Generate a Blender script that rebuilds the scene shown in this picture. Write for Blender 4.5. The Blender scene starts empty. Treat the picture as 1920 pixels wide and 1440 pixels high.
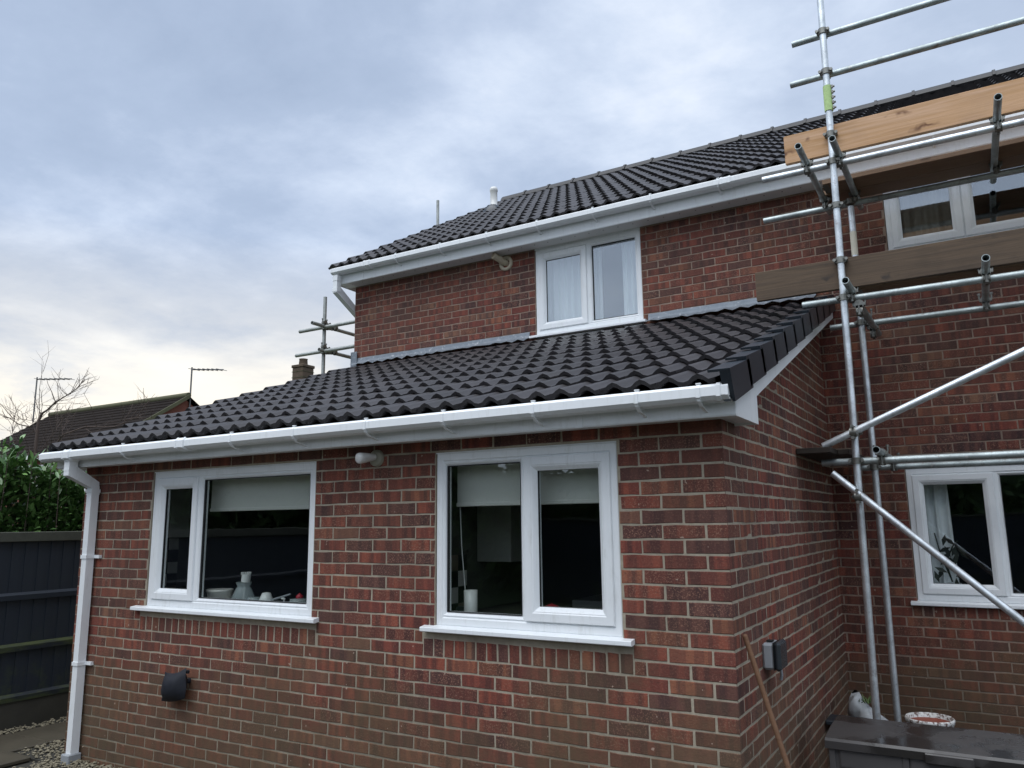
import bpy, math, random
from math import sin, cos, pi, radians, sqrt, atan2
from mathutils import Vector, Matrix

rng = random.Random(11)
scene = bpy.context.scene
H = 1.8                                   # eye height above the patio; builders work in eye-level z and obj()/inst() add H

# ------------------------------------------------------------------ camera
F, YAW, PITCH, ROLL = 1470.13, -0.534084, 0.175599, -0.0122115
_f = Vector((sin(YAW)*cos(PITCH), cos(YAW)*cos(PITCH), sin(PITCH)))
_r = Vector((cos(YAW), -sin(YAW), 0)); _u = _r.cross(_f)
_r2 = _r*cos(ROLL) + _u*sin(ROLL); _u2 = _r2.cross(_f)
cam_d = bpy.data.cameras.new('camera'); cam = bpy.data.objects.new('camera', cam_d)
scene.collection.objects.link(cam)
cam.matrix_world = Matrix(((_r2.x, _u2.x, -_f.x, 0), (_r2.y, _u2.y, -_f.y, 0), (_r2.z, _u2.z, -_f.z, H), (0, 0, 0, 1)))
cam_d.sensor_width = 36; cam_d.lens = 36*F/1920; cam_d.clip_start = 0.05; cam_d.clip_end = 2000
scene.camera = cam

def project(p):
    d = _f.dot(p)
    return (960+F*_r2.dot(p)/d, 720-F*_u2.dot(p)/d, d)

# ------------------------------------------------------------------ node helper
def nd(nt, t, ins=None, **props):
    n = nt.nodes.new(t)
    for k, v in props.items(): setattr(n, k, v)
    for k, v in (ins or {}).items():
        s = n.inputs[k]
        if isinstance(v, bpy.types.NodeSocket): nt.links.new(v, s)
        else: s.default_value = v
    return n
def ramp(nt, fac, stops, interp='LINEAR'):
    n = nt.nodes.new('ShaderNodeValToRGB'); nt.links.new(fac, n.inputs[0]); cr = n.color_ramp; cr.interpolation = interp
    while len(cr.elements) > 1: cr.elements.remove(cr.elements[-1])
    for i, (p, c) in enumerate(stops):
        e = cr.elements[0] if i == 0 else cr.elements.new(p)
        e.position = p; e.color = (c, c, c, 1) if isinstance(c, (int, float)) else (*c, 1)
    return n.outputs[0]
def mixc(nt, fac, a, b, mode='MIX'):
    n = nt.nodes.new('ShaderNodeMix'); n.data_type = 'RGBA'; n.blend_type = mode
    for i, v in ((0, fac), (6, a), (7, b)):
        if isinstance(v, bpy.types.NodeSocket): nt.links.new(v, n.inputs[i])
        else: n.inputs[i].default_value = v if i == 0 else (*v, 1)
    return n.outputs[2]
def mth(nt, op, a, b=0.0, c=0.0):
    n = nt.nodes.new('ShaderNodeMath'); n.operation = op
    for i, v in enumerate((a, b, c)):
        if isinstance(v, bpy.types.NodeSocket): nt.links.new(v, n.inputs[i])
        else: n.inputs[i].default_value = v
    return n.outputs[0]
def noise(nt, vec, scale, detail=4, rough=.55, dist=0.0):
    n = nd(nt, 'ShaderNodeTexNoise', {'Scale': scale, 'Detail': detail, 'Roughness': rough, 'Distortion': dist})
    if vec is not None: nt.links.new(vec, n.inputs['Vector'])
    return n.outputs['Fac']

# ------------------------------------------------------------------ sky and sun: late-afternoon overcast
SUN_EL, SUN_AZ = radians(70), radians(190)          # azimuth clockwise from +Y (the house faces -Y)
world = bpy.data.worlds.new('World'); scene.world = world; world.use_nodes = True
nt = world.node_tree; nt.nodes.clear()
tc = nt.nodes.new('ShaderNodeTexCoord'); sep = nd(nt, 'ShaderNodeSeparateXYZ', {0: tc.outputs['Generated']})
zc = mth(nt, 'MAXIMUM', sep.outputs[2], 0.0); dz = mth(nt, 'ADD', zc, 0.16)
cv = nd(nt, 'ShaderNodeCombineXYZ', {0: mth(nt, 'DIVIDE', sep.outputs[0], dz), 1: mth(nt, 'DIVIDE', sep.outputs[1], dz), 2: 3.7})
n1 = noise(nt, cv.outputs[0], 0.7, 9, .56, .1); n2 = noise(nt, cv.outputs[0], 1.9, 9, .60, .15)
cl = mth(nt, 'ADD', mth(nt, 'MULTIPLY', n1, .55), mth(nt, 'MULTIPLY', n2, .45))
cloud = ramp(nt, cl, [(.37, (1.95, 2.38, 3.15)), (.45, (2.25, 2.70, 3.5)), (.50, (2.7, 3.15, 3.95)), (.55, (3.3, 3.75, 4.5)), (.62, (4.4, 4.7, 5.2))])
sky = nd(nt, 'ShaderNodeTexSky', sky_type='NISHITA', sun_disc=False, sun_elevation=SUN_EL, sun_rotation=SUN_AZ)
over = mixc(nt, .9, sky.outputs[0], cloud)
# the low western glow under the cloud sheet: brighter towards the horizon, cream towards the set sun
side = nd(nt, 'ShaderNodeVectorMath', {0: tc.outputs['Generated'], 1: (-.86, .5, .05)}, operation='DOT_PRODUCT').outputs['Value']
glow = mth(nt, 'MULTIPLY', ramp(nt, sep.outputs[2], [(.0, 1.0), (.14, .82), (.22, .42), (.34, 0.0)]),
           ramp(nt, side, [(.2, .0), (.5, .75), (.92, 1.0)]))
glow = mth(nt, 'MULTIPLY', glow, ramp(nt, n2, [(.36, .5), (.50, .85), (.60, 1.0)]))
lit = mixc(nt, glow, over, (5.8, 5.25, 4.25))
rgt = mth(nt, 'MULTIPLY', ramp(nt, sep.outputs[2], [(.0, 1.0), (.3, .75), (.62, .0)]), ramp(nt, side, [(.05, .75), (.55, .55), (.80, 0.0)]))
lit = mixc(nt, mth(nt, 'MULTIPLY', rgt, .8), lit, (3.75, 4.15, 4.8))
bg = nd(nt, 'ShaderNodeBackground', {'Color': lit, 'Strength': 0.1})
nt.links.new(bg.outputs[0], nd(nt, 'ShaderNodeOutputWorld').inputs[0])

sl = bpy.data.lights.new('sun', 'SUN'); sl.energy = 1.5; sl.angle = radians(70); sl.color = (.975, .99, 1.0)
sun = bpy.data.objects.new('sun', sl); scene.collection.objects.link(sun)
sd = Vector((sin(SUN_AZ)*cos(SUN_EL), cos(SUN_AZ)*cos(SUN_EL), sin(SUN_EL)))
sun.rotation_euler = sd.to_track_quat('Z', 'Y').to_euler(); sun.location = (0, -5, 20)
vs = scene.view_settings; vs.view_transform = 'Standard'; vs.look = 'None'; vs.exposure = 1.1; vs.gamma = 1; vs.use_curve_mapping = False
scene.cycles.max_bounces = 6; scene.cycles.transparent_max_bounces = 12

# ------------------------------------------------------------------ materials
def new_mat(name):
    m = bpy.data.materials.new(name); m.use_nodes = True; t = m.node_tree; t.nodes.clear()
    b = t.nodes.new('ShaderNodeBsdfPrincipled'); o = t.nodes.new('ShaderNodeOutputMaterial'); t.links.new(b.outputs[0], o.inputs[0])
    return m, t, b
def setc(t, b, col, rough=.5, metal=0.0, bump=None, bs=.3, bd=.003):
    for k, v in (('Base Color', col), ('Roughness', rough), ('Metallic', metal)):
        if isinstance(v, bpy.types.NodeSocket): t.links.new(v, b.inputs[k])
        else: b.inputs[k].default_value = (*v, 1) if k == 'Base Color' else v
    if bump is not None:
        bn = nd(t, 'ShaderNodeBump', {'Height': bump, 'Strength': bs, 'Distance': bd}); t.links.new(bn.outputs[0], b.inputs['Normal'])
def pos(t): return t.nodes.new('ShaderNodeNewGeometry').outputs['Position']
def scaled(t, v, s): return nd(t, 'ShaderNodeVectorMath', {0: v, 1: s}, operation='MULTIPLY').outputs[0]

def plain(name, col, rough=.5, metal=0.0, var=.12, scale=9.0, bs=.1):
    m, t, b = new_mat(name); p = pos(t); n = noise(t, p, scale, 5)
    c = mixc(t, n, tuple(x*(1-var) for x in col), tuple(min(1, x*(1+var)) for x in col))
    setc(t, b, c, rough, metal, noise(t, p, scale*8, 4), bs); return m

def brick_mat(name, warm=1.0, algae=True):
    m, t, b = new_mat(name); p = pos(t)
    oi = t.nodes.new('ShaderNodeObjectInfo'); at = nd(t, 'ShaderNodeAttribute', attribute_name='rnd')
    r = mth(t, 'FRACT', mth(t, 'ADD', oi.outputs['Random'], at.outputs['Fac']))
    r2 = mth(t, 'FRACT', mth(t, 'MULTIPLY', r, 37.31)); r3 = mth(t, 'FRACT', mth(t, 'MULTIPLY', r, 91.7))
    base = ramp(t, r, [(0, (.130, .040, .034)), (.16, (.190, .050, .040)), (.34, (.088, .040, .040)), (.46, (.230, .064, .046)),
                       (.60, (.160, .050, .040)), (.74, (.185, .078, .050)), (.83, (.105, .050, .050)), (.90, (.250, .100, .066)), (.96, (.200, .110, .080))], 'CONSTANT')
    s = nd(t, 'ShaderNodeSeparateXYZ', {0: p})
    u = mth(t, 'ADD', mth(t, 'MULTIPLY', mth(t, 'ADD', s.outputs[0], s.outputs[1]), 15.0), mth(t, 'MULTIPLY', r2, 83.0))
    bn = nd(t, 'ShaderNodeTexNoise', {'W': u, 'Scale': 1.0, 'Detail': 1.0}, noise_dimensions='1D').outputs['Fac']
    wob = noise(t, p, 55, 2)
    bn = mth(t, 'ADD', bn, mth(t, 'MULTIPLY', mth(t, 'SUBTRACT', wob, .5), .10))
    band = ramp(t, bn, [(.0, (.52, .60, .72)), (.42, (.56, .66, .78)), (.445, (.95, .96, 1)), (.54, (1.02, 1, 1)), (.565, (1.42, 1.5, 1.36)), (1, (1.6, 1.75, 1.5))])
    amt = ramp(t, r3, [(0, .25), (.35, .9), (1, 1.0)])
    c = mixc(t, amt, base, mixc(t, 1.0, base, band, 'MULTIPLY'))
    # dragged rustic face: pits and pale specks, heavy on some bricks
    dv = scaled(t, p, (60, 60, 170)); drag = noise(t, dv, 1.0, 5, .7)
    speck = noise(t, p, 105, 4, .75)
    heavy = ramp(t, r2, [(0, .22), (.55, .38), (.75, .9), (1, 1.0)])
    sp = mth(t, 'MULTIPLY', ramp(t, speck, [(.53, 0), (.60, 1)]), heavy)
    c = mixc(t, mth(t, 'MULTIPLY', sp, .85), c, (.42, .27, .20))
    c = mixc(t, mth(t, 'MULTIPLY', ramp(t, drag, [(.34, 1), (.48, 0)]), .6), c, (.05, .026, .024))
    c = mixc(t, ramp(t, noise(t, p, 1.3, 4), [(.35, .0), (.75, .28)]), c, (.20, .105, .085))
    if algae:
        az = mth(t, 'ADD', s.outputs[2], mth(t, 'MULTIPLY', mth(t, 'SUBTRACT', noise(t, p, 1.15, 6, .62), .5), 2.6))
        ag = ramp(t, az, [(.0, .85), (.35, .80), (.75, .50), (1.15, .0)])
        ag = mth(t, 'MULTIPLY', ag, ramp(t, noise(t, p, 14, 5, .65), [(.25, .5), (.6, 1)]))
        c = mixc(t, ag, c, (.120, .105, .062))
    c = mixc(t, mth(t, 'MULTIPLY', ramp(t, noise(t, p, 30, 2, .4), [(.755, 0), (.775, 1)]), .8), c, (.55, .50, .44))
    pt = ramp(t, noise(t, p, .9, 5, .6), [(.42, 0), (.62, .5)]); c = mixc(t, pt, c, mixc(t, .5, c, (.15, .092, .060)))
    c = mixc(t, ramp(t, noise(t, scaled(t, p, (9, 9, 1.1)), 1.0, 5, .65), [(.52, 0), (.75, .45)]), c, mixc(t, .6, c, (.045, .030, .026)))
    c = mixc(t, 1.0, c, (warm*.86, warm*.70, warm*.62), 'MULTIPLY')
    hb = mth(t, 'ADD', mth(t, 'MULTIPLY', drag, .6), mth(t, 'MULTIPLY', speck, .5))
    setc(t, b, c, .82, 0, hb, .55, .004); return m

def mortar_mat(name, col, algae=True):
    m, t, b = new_mat(name); p = pos(t)
    c = mixc(t, noise(t, p, 26, 5, .65), tuple(x*.55 for x in col), tuple(x*1.3 for x in col))
    c = mixc(t, ramp(t, noise(t, p, 1.7, 6, .65), [(.42, 0), (.70, .65)]), c, tuple(x*.45 for x in col))
    if algae:
        s = nd(t, 'ShaderNodeSeparateXYZ', {0: p})
        az = mth(t, 'ADD', s.outputs[2], mth(t, 'MULTIPLY', mth(t, 'SUBTRACT', noise(t, p, 1.15, 6, .62), .5), 2.6))
        c = mixc(t, ramp(t, az, [(.0, .75), (.5, .45), (.9, 0)]), c, (.15, .13, .09))
    setc(t, b, c, .9, 0, noise(t, p, 120, 4, .7), .5, .004); return m

def tube_mat(name, tint=(.80, .85, .88), rough=.36, dirt=.35):
    m, t, b = new_mat(name); tc = t.nodes.new('ShaderNodeTexCoord'); p = pos(t)
    st = noise(t, p, 7, 6, .65); sp = noise(t, p, 60, 3, .6)
    c = mixc(t, ramp(t, st, [(.38, 0), (.66, 1)]), tint, tuple(x*.62 for x in tint))
    c = mixc(t, mth(t, 'MULTIPLY', ramp(t, sp, [(.58, 0), (.72, 1)]), dirt), c, (.20, .20, .18))
    c = mixc(t, mth(t, 'MULTIPLY', ramp(t, noise(t, p, 16, 5, .7), [(.60, 0), (.70, 1)]), dirt), c, (.16, .085, .05))
    c = mixc(t, mth(t, 'MULTIPLY', ramp(t, noise(t, p, 34, 3, .5), [(.66, 0), (.70, 1)]), .7), c, (.62, .60, .56))
    setc(t, b, c, mth(t, 'ADD', rough, mth(t, 'MULTIPLY', st, .18)), .82, sp, .12, .001); return m

def wood_mat(name, ca, cb, knots=(.10, .05, .025), wet=.0, rough=.75):
    m, t, b = new_mat(name); p = pos(t)
    g = ramp(t, noise(t, scaled(t, p, (1.2, 22, 30)), 1.0, 6, .62, 1.2), [(.34, 0), (.66, 1)])
    g2 = noise(t, scaled(t, p, (.35, 7, 8.5)), 1.0, 3, .5, .4)
    c = mixc(t, g, ca, cb); c = mixc(t, ramp(t, g2, [(.35, 0), (.62, .75)]), c, tuple(.5*(x+y)*1.12 for x, y in zip(ca, cb)))
    v = nd(t, 'ShaderNodeTexVoronoi', {'Vector': nd(t, 'ShaderNodeVectorMath', {0: scaled(t, p, (2.3, .02, 7.5)), 1: noise(t, p, 9, 2)}, operation='ADD').outputs[0], 'Scale': 1.0}).outputs['Distance']
    c = mixc(t, ramp(t, v, [(.07, .9), (.13, .45), (.24, 0)]), c, knots)
    c = mixc(t, ramp(t, noise(t, p, 3.1, 5), [(.5, 0), (.75, .4)]), c, tuple(x*.55 for x in cb))
    setc(t, b, c, rough, 0, g, .25, .003); return m

M = {}
M['brick'] = brick_mat('extension_brick'); M['brick2'] = brick_mat('house_brick', .92)
M['mortar'] = mortar_mat('buff_mortar', (.42, .365, .28)); M['mortar2'] = mortar_mat('brown_mortar', (.33, .240, .185))
def pvc_mat():
    m, t, b = new_mat('white_pvc'); p = pos(t)
    c = mixc(t, ramp(t, noise(t, p, 2.4, 5, .6), [(.35, 0), (.8, 1)]), (.85, .875, .89), (.79, .815, .825))
    c = mixc(t, mth(t, 'MULTIPLY', ramp(t, noise(t, scaled(t, p, (30, 30, 6)), 1.0, 5, .7), [(.54, 0), (.76, 1)]), .32), c, (.48, .48, .43))
    setc(t, b, c, .32, 0, noise(t, p, 5, 2), .03, .002); return m
M['pvc'] = pvc_mat(); M['soffit'] = plain('soffit_board', (.72, .72, .71), .45, 0, .03)
M['black'] = plain('vent_slot', (.01, .01, .01), .8)
def tile_mat():
    m, t, b = new_mat('charcoal_roof_tile'); p = pos(t); oi = t.nodes.new('ShaderNodeObjectInfo')
    at = nd(t, 'ShaderNodeAttribute', attribute_name='rnd'); r = mth(t, 'FRACT', mth(t, 'ADD', oi.outputs['Random'], at.outputs['Fac']))
    c = ramp(t, r, [(0, (.024, .0215, .0235)), (.5, (.030, .027, .0295)), (1, (.040, .036, .039))])
    c = mixc(t, ramp(t, noise(t, p, 120, 3, .7), [(.52, 0), (.72, .5)]), c, (.058, .053, .057))
    c = mixc(t, ramp(t, noise(t, p, 3.5, 5), [(.5, 0), (.8, .35)]), c, (.024, .024, .019))
    b.inputs['Specular IOR Level'].default_value = .5
    setc(t, b, c, mth(t, 'ADD', .42, mth(t, 'MULTIPLY', noise(t, p, 6, 4), .22)), 0, noise(t, p, 220, 3), .2, .002); return m
M['tile'] = tile_mat(); M['ridge'] = plain('ridge_tile_grey', (.020, .0195, .021), .55, 0, .2, 20)
M['verge'] = plain('black_verge_plastic', (.020, .026, .034), .36, 0, .1, 6, .04)
M['deck'] = plain('roof_underlay', (.02, .02, .02), .9)
def lead_mat():
    m, t, b = new_mat('weathered_lead'); p = pos(t)
    c = mixc(t, noise(t, p, 9, 6, .7), (.10, .125, .155), (.27, .30, .335))
    c = mixc(t, ramp(t, noise(t, p, 24, 5, .75), [(.56, 0), (.68, .7)]), c, (.52, .54, .55))
    setc(t, b, c, .55, .25, noise(t, p, 18, 4), .3, .006); return m
M['lead'] = lead_mat()
M['tube'] = tube_mat('galvanised_tube'); M['tube_dull'] = tube_mat('dull_galvanised_tube', (.50, .56, .56), .45, .55)
M['tube_far'] = tube_mat('old_galvanised_tube', (.46, .48, .46), .5, .4)
M['fitting'] = plain('steel_fitting', (.22, .22, .20), .45, .8, .5, 40)
M['wood_new'] = wood_mat('new_pine_board', (.42, .225, .080), (.64, .41, .265), (.13, .05, .02))
M['wood_old'] = wood_mat('weathered_board', (.130, .086, .052), (.055, .038, .026), (.040, .030, .024), 0, .8)
M['wood_dark'] = wood_mat('deck_board', (.235, .150, .092), (.165, .100, .062), (.05, .03, .02))
M['wood_black'] = wood_mat('near_black_board', (.040, .028, .020), (.020, .015, .012), (.01, .008, .006))  # near-black brown tones for the low plank
M['handle'] = wood_mat('varnished_handle', (.20, .105, .055), (.13, .065, .035))
def glass_mat(name, f0):
    m, t, b = new_mat(name); t.nodes.remove(b); o = [n for n in t.nodes if n.type == 'OUTPUT_MATERIAL'][0]
    lw = nd(t, 'ShaderNodeLayerWeight', {'Blend': .5}).outputs['Facing']; fr = mth(t, 'ADD', f0, mth(t, 'MULTIPLY', 1-f0, mth(t, 'POWER', lw, 5.0))); gl = nd(t, 'ShaderNodeBsdfGlossy', {'Color': (.92, .96, 1, 1), 'Roughness': .004})
    wav = noise(t, pos(t), 2.2, 2); bp = nd(t, 'ShaderNodeBump', {'Height': wav, 'Strength': .02, 'Distance': .05}); t.links.new(bp.outputs[0], gl.inputs['Normal'])
    tr = nd(t, 'ShaderNodeBsdfTransparent', {'Color': (.95, .97, .96, 1)})
    mx = nd(t, 'ShaderNodeMixShader', {0: fr, 1: tr.outputs[0], 2: gl.outputs[0]}); t.links.new(mx.outputs[0], o.inputs[0]); return m
M['glass'] = glass_mat('coated_window_glass', .23); M['glass_dim'] = glass_mat('kitchen_window_glass', .07)
M['gasket'] = plain('black_gasket', (.012, .012, .013), .6)
M['room'] = plain('shaded_room_tone', (.10, .10, .095), .8); M['room_dark'] = plain('deep_shade_room_tone', (.035, .035, .036), .85)  # gloom of the unlit interiors is put into these lining colours
M['blind'] = plain('roller_blind_fabric', (.74, .73, .68), .8, 0, .03, 3)
M['curtain'] = plain('net_curtain', (.86, .89, .92), .85, 0, .04); M['curtain_beige'] = plain('beige_curtain', (.42, .38, .32), .85, 0, .08)
M['white_gloss'] = plain('white_ceramic', (.75, .76, .74), .25, 0, .04); M['grey_tile'] = plain('grey_wall_tile', (.22, .17, .14), .3)
M['cream_tile'] = plain('cream_wall_tile', (.76, .74, .69), .3); M['dark_tile'] = plain('dark_wall_tile', (.03, .03, .035), .3)
M['fence'] = None
def fence_mat():
    m, t, b = new_mat('dark_blue_fence_paint'); p = pos(t)
    g = noise(t, scaled(t, p, (20, 20, 1.6)), 1.0, 5, .6)
    c = mixc(t, g, (.012, .017, .027), (.021, .029, .042))
    s = nd(t, 'ShaderNodeSeparateXYZ', {0: p})
    low = ramp(t, s.outputs[2], [(.25, .85), (.60, .25), (.95, .05)])
    mo = mth(t, 'MULTIPLY', ramp(t, noise(t, p, 5.5, 6, .7), [(.48, 0), (.66, .8)]), low)
    c = mixc(t, mo, c, (.055, .070, .022)); setc(t, b, c, .6, 0, g, .3, .004); return m
M['fence'] = fence_mat()
def moss_mat():
    m, t, b = new_mat('mossy_rail'); p = pos(t)
    c = mixc(t, ramp(t, noise(t, scaled(t, p, (4, 2.2, 9)), 1.0, 6, .7), [(.40, 0), (.60, 1)]), (.016, .021, .028), (.060, .075, .022))
    setc(t, b, c, .8, 0, noise(t, p, 60, 4), .4, .004); return m
M['moss'] = moss_mat(); M['capping'] = plain('weathered_capping', (.060, .062, .048), .8, 0, .35, 12, .3)
M['gravel_board'] = plain('damp_gravel_board', (.045, .042, .033), .8, 0, .4, 5, .3)
M['slab'] = plain('damp_patio_slab', (.070, .060, .042), .5, 0, .45, 4, .35); M['joint'] = plain('dark_joint', (.03, .028, .022), .9)
M['gravel'] = plain('pale_gravel', (.20, .175, .12), .8, 0, .55, 30, .3)
M['earth'] = plain('lawn', (.055, .07, .03), .9, 0, .4, 3, .4)
M['leaf'] = None
def leaf_mat(name, a, bcol, rough=.28):
    m, t, b = new_mat(name); oi = t.nodes.new('ShaderNodeObjectInfo'); at = nd(t, 'ShaderNodeAttribute', attribute_name='rnd')
    r = mth(t, 'FRACT', mth(t, 'ADD', oi.outputs['Random'], at.outputs['Fac']))
    c = ramp(t, r, [(0, a), (.6, tuple(.5*(x+y) for x, y in zip(a, bcol))), (.9, bcol), (1, tuple(x*1.5 for x in bcol))])
    setc(t, b, c, rough); return m
M['leaf'] = leaf_mat('laurel_leaf', (.055, .120, .036), (.150, .270, .085)); M['bark'] = plain('dark_bark', (.085, .060, .050), .85, 0, .3, 20, .4)
M['hedge2'] = leaf_mat('garden_hedge_leaf', (.05, .09, .03), (.11, .18, .06), .6)
M['cupboard'] = plain('dim_white_cupboard', (.42, .42, .39), .5); M['plant'] = plain('dark_plant', (.012, .018, .010), .6); M['far_brick'] = plain('distant_brick', (.16, .055, .035), .9, 0, .25, 3); M['far_tile'] = plain('distant_mossy_tile', (.016, .012, .010), .95, 0, .4, 1.5, .3)
M['far_tile'].node_tree.nodes['Principled BSDF'].inputs['Specular IOR Level'].default_value = .1; M['far_ridge'] = plain('mossy_ridge', (.085, .085, .045), .9, 0, .3, 2); M['chim'] = plain('mossy_chimney_brick', (.085, .060, .040), .9, 0, .5, 4, .3)
M['aerial'] = plain('aerial_metal', (.16, .16, .16), .5, .6); M['far_glass'] = plain('distant_window', (.03, .035, .04), .1)
M['navy'] = plain('navy_tap_cover', (.008, .010, .017), .7, 0, .2, 8, .2); M['red'] = plain('red_plastic', (.45, .02, .04), .4)
M['box'] = plain('grey_resin_box', (.085, .080, .080), .5, 0, .12, 12, .1); M['grey_plastic'] = plain('grey_plastic', (.30, .32, .34), .4); M['lid_plastic'] = plain('dark_clear_lid', (.03, .036, .042), .2)
def lid_mat():
    m, t, b = new_mat('wet_resin_lid'); p = pos(t); w = ramp(t, noise(t, p, 2.6, 4), [(.42, 0), (.5, 1)])
    c = mixc(t, w, (.055, .051, .050), (.026, .024, .023)); rg = ramp(t, w, [(0, .45), (1, .12)])
    setc(t, b, c, rg, 0, noise(t, p, 90, 3), .1, .002); return m
M['lid'] = lid_mat(); M['terracotta'] = plain('rusty_red_paint', (.20, .042, .020), .5, 0, .3, 10); M['sack'] = plain('white_sack', (.40, .42, .43), .6, 0, .45, 14, .4)
def splash_mat():
    m, t, b = new_mat('paint_splashed_white'); p = pos(t)
    c = mixc(t, ramp(t, noise(t, p, 38, 5, .7), [(.50, 0), (.58, 1)]), (.60, .60, .58), (.12, .07, .055)); setc(t, b, c, .5); return m
M['splash'] = splash_mat()
M['flue'] = plain('stained_cream_plastic', (.50, .44, .33), .6, 0, .25, 14, .2); M['lamp'] = plain('white_lamp_metal', (.68, .68, .66), .22, 0, .1)
M['lamp_base'] = plain('dull_cream_lamp_base', (.30, .29, .23), .5, 0, .25, 14)
M['tag'] = plain('green_sleeve_tape', (.45, .62, .26), .6, 0, .35, 50); M['tape'] = plain('cream_tape', (.68, .64, .52), .6, 0, .15, 20)
M['grass_blade'] = plain('weed_green', (.10, .16, .05), .6)

# ------------------------------------------------------------------ mesh builders
def link(o): scene.collection.objects.link(o); return o
class MB:
    def __init__(s): s.v = []; s.f = []; s.m = []; s.sm = []; s.rn = []
    def add(s, vs, fs, mi=0, smooth=False, rnd=0.0):
        o = len(s.v); s.v += [tuple(v) for v in vs]
        for f in fs: s.f.append([i+o for i in f]); s.m.append(mi); s.sm.append(smooth); s.rn.append(rnd)
    def box(s, a, b, mi=0, rnd=0.0):
        x0, y0, z0 = a; x1, y1, z1 = b
        s.add([(x0, y0, z0), (x1, y0, z0), (x1, y1, z0), (x0, y1, z0), (x0, y0, z1), (x1, y0, z1), (x1, y1, z1), (x0, y1, z1)],
              [(0, 3, 2, 1), (4, 5, 6, 7), (0, 1, 5, 4), (1, 2, 6, 5), (2, 3, 7, 6), (3, 0, 4, 7)], mi, False, rnd)
    def bbox(s, a, b, c=.004, mi=0, rnd=0.0):                        # chamfered box
        cs = []
        n = [0.5*(a[i]+b[i]) for i in range(3)]; h = [0.5*abs(b[i]-a[i]) for i in range(3)]
        vs = []; idx = {}
        for sx in (-1, 1):
            for sy in (-1, 1):
                for sz in (-1, 1):
                    for ax in range(3):
                        d = [sx*h[0], sy*h[1], sz*h[2]]
                        for k in range(3):
                            if k != ax: d[k] -= (sx, sy, sz)[k]*c
                        idx[(sx, sy, sz, ax)] = len(vs); vs.append(tuple(n[i]+d[i] for i in range(3)))
        fs = []
        def key(ax, sa, j, sj, k, sk, own):
            q = [0, 0, 0]; q[ax] = sa; q[j] = sj; q[k] = sk; return idx[(q[0], q[1], q[2], own)]
        for ax in range(3):
            j, k = (ax+1) % 3, (ax+2) % 3
            for sa in (-1, 1):
                q = [key(ax, sa, j, -1, k, -1, ax), key(ax, sa, j, 1, k, -1, ax), key(ax, sa, j, 1, k, 1, ax), key(ax, sa, j, -1, k, 1, ax)]
                fs.append(q if sa > 0 else q[::-1])
            for sj in (-1, 1):
                for sk in (-1, 1):
                    q = [key(ax, -1, j, sj, k, sk, j), key(ax, 1, j, sj, k, sk, j), key(ax, 1, j, sj, k, sk, k), key(ax, -1, j, sj, k, sk, k)]
                    fs.append(q if sj*sk < 0 else q[::-1])
        for sx in (-1, 1):
            for sy in (-1, 1):
                for sz in (-1, 1):
                    q = [idx[(sx, sy, sz, 0)], idx[(sx, sy, sz, 1)], idx[(sx, sy, sz, 2)]]
                    fs.append(q if sx*sy*sz > 0 else q[::-1])
        s.add(vs, fs, mi, False, rnd)
    def prism(s, prof, axis, a, b, mi=0, smooth=False, caps=True, closed=True, za=0.0, zb=0.0):
        """prof: points in the other two axes (in xyz order) extruded along axis from a to b."""
        n = len(prof); vs = []
        for e, (t, dzz) in enumerate(((a, za), (b, zb))):
            for p in prof:
                q = list(p); q.insert(axis, t); q[2] += dzz; vs.append(tuple(q))
        fs = [(i, (i+1) % n, n+(i+1) % n, n+i) for i in range(n if closed else n-1)]
        s.add(vs, fs, mi, smooth)
        if caps: s.add(vs, [tuple(range(n))[::-1], tuple(range(n, 2*n))], mi)
    def tube(s, p0, p1, r, n=12, r1=None, ri=0.0, mi=0, caps=True, mi_in=None):
        p0 = Vector(p0); p1 = Vector(p1); r1 = r if r1 is None else r1
        d = (p1-p0).normalized(); a = d.orthogonal().normalized(); b = d.cross(a)
        cs = [(cos(2*pi*i/n), sin(2*pi*i/n)) for i in range(n)]
        ring = lambda p, q: [p+(a*c+b*e)*q for c, e in cs]
        s.add(ring(p0, r)+ring(p1, r1), [(i, (i+1) % n, n+(i+1) % n, n+i) for i in range(n)], mi, True)
        if ri > 0:
            s.add(ring(p0, r)+ring(p0, ri), [((i+1) % n, i, n+i, n+(i+1) % n) for i in range(n)], mi)
            s.add(ring(p1, r1)+ring(p1, ri), [(i, (i+1) % n, n+(i+1) % n, n+i) for i in range(n)], mi)
            s.add(ring(p0, ri)+ring(p1, ri), [((i+1) % n, i, n+i, n+(i+1) % n) for i in range(n)], mi if mi_in is None else mi_in, True)
        elif caps:
            s.add(ring(p0, r), [tuple(range(n))[::-1]], mi); s.add(ring(p1, r1), [tuple(range(n))], mi)
    def path(s, pts, rad, n=8, mi=0):
        for i in range(len(pts)-1): s.tube(pts[i], pts[i+1], rad[i] if isinstance(rad, list) else rad, n, rad[i+1] if isinstance(rad, list) else rad, mi=mi)
    def lathe(s, c, prof, n=20, axis=(0, 0, 1), mi=0, smooth=True):
        d = Vector(axis).normalized(); a = d.orthogonal().normalized(); b = d.cross(a); c = Vector(c); k = len(prof); vs = []
        for r, h in prof:
            for i in range(n): vs.append(c+d*h+(a*cos(2*pi*i/n)+b*sin(2*pi*i/n))*max(r, 1e-4))
        s.add(vs, [(j*n+i, j*n+(i+1) % n, (j+1)*n+(i+1) % n, (j+1)*n+i) for j in range(k-1) for i in range(n)], mi, smooth)
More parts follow.
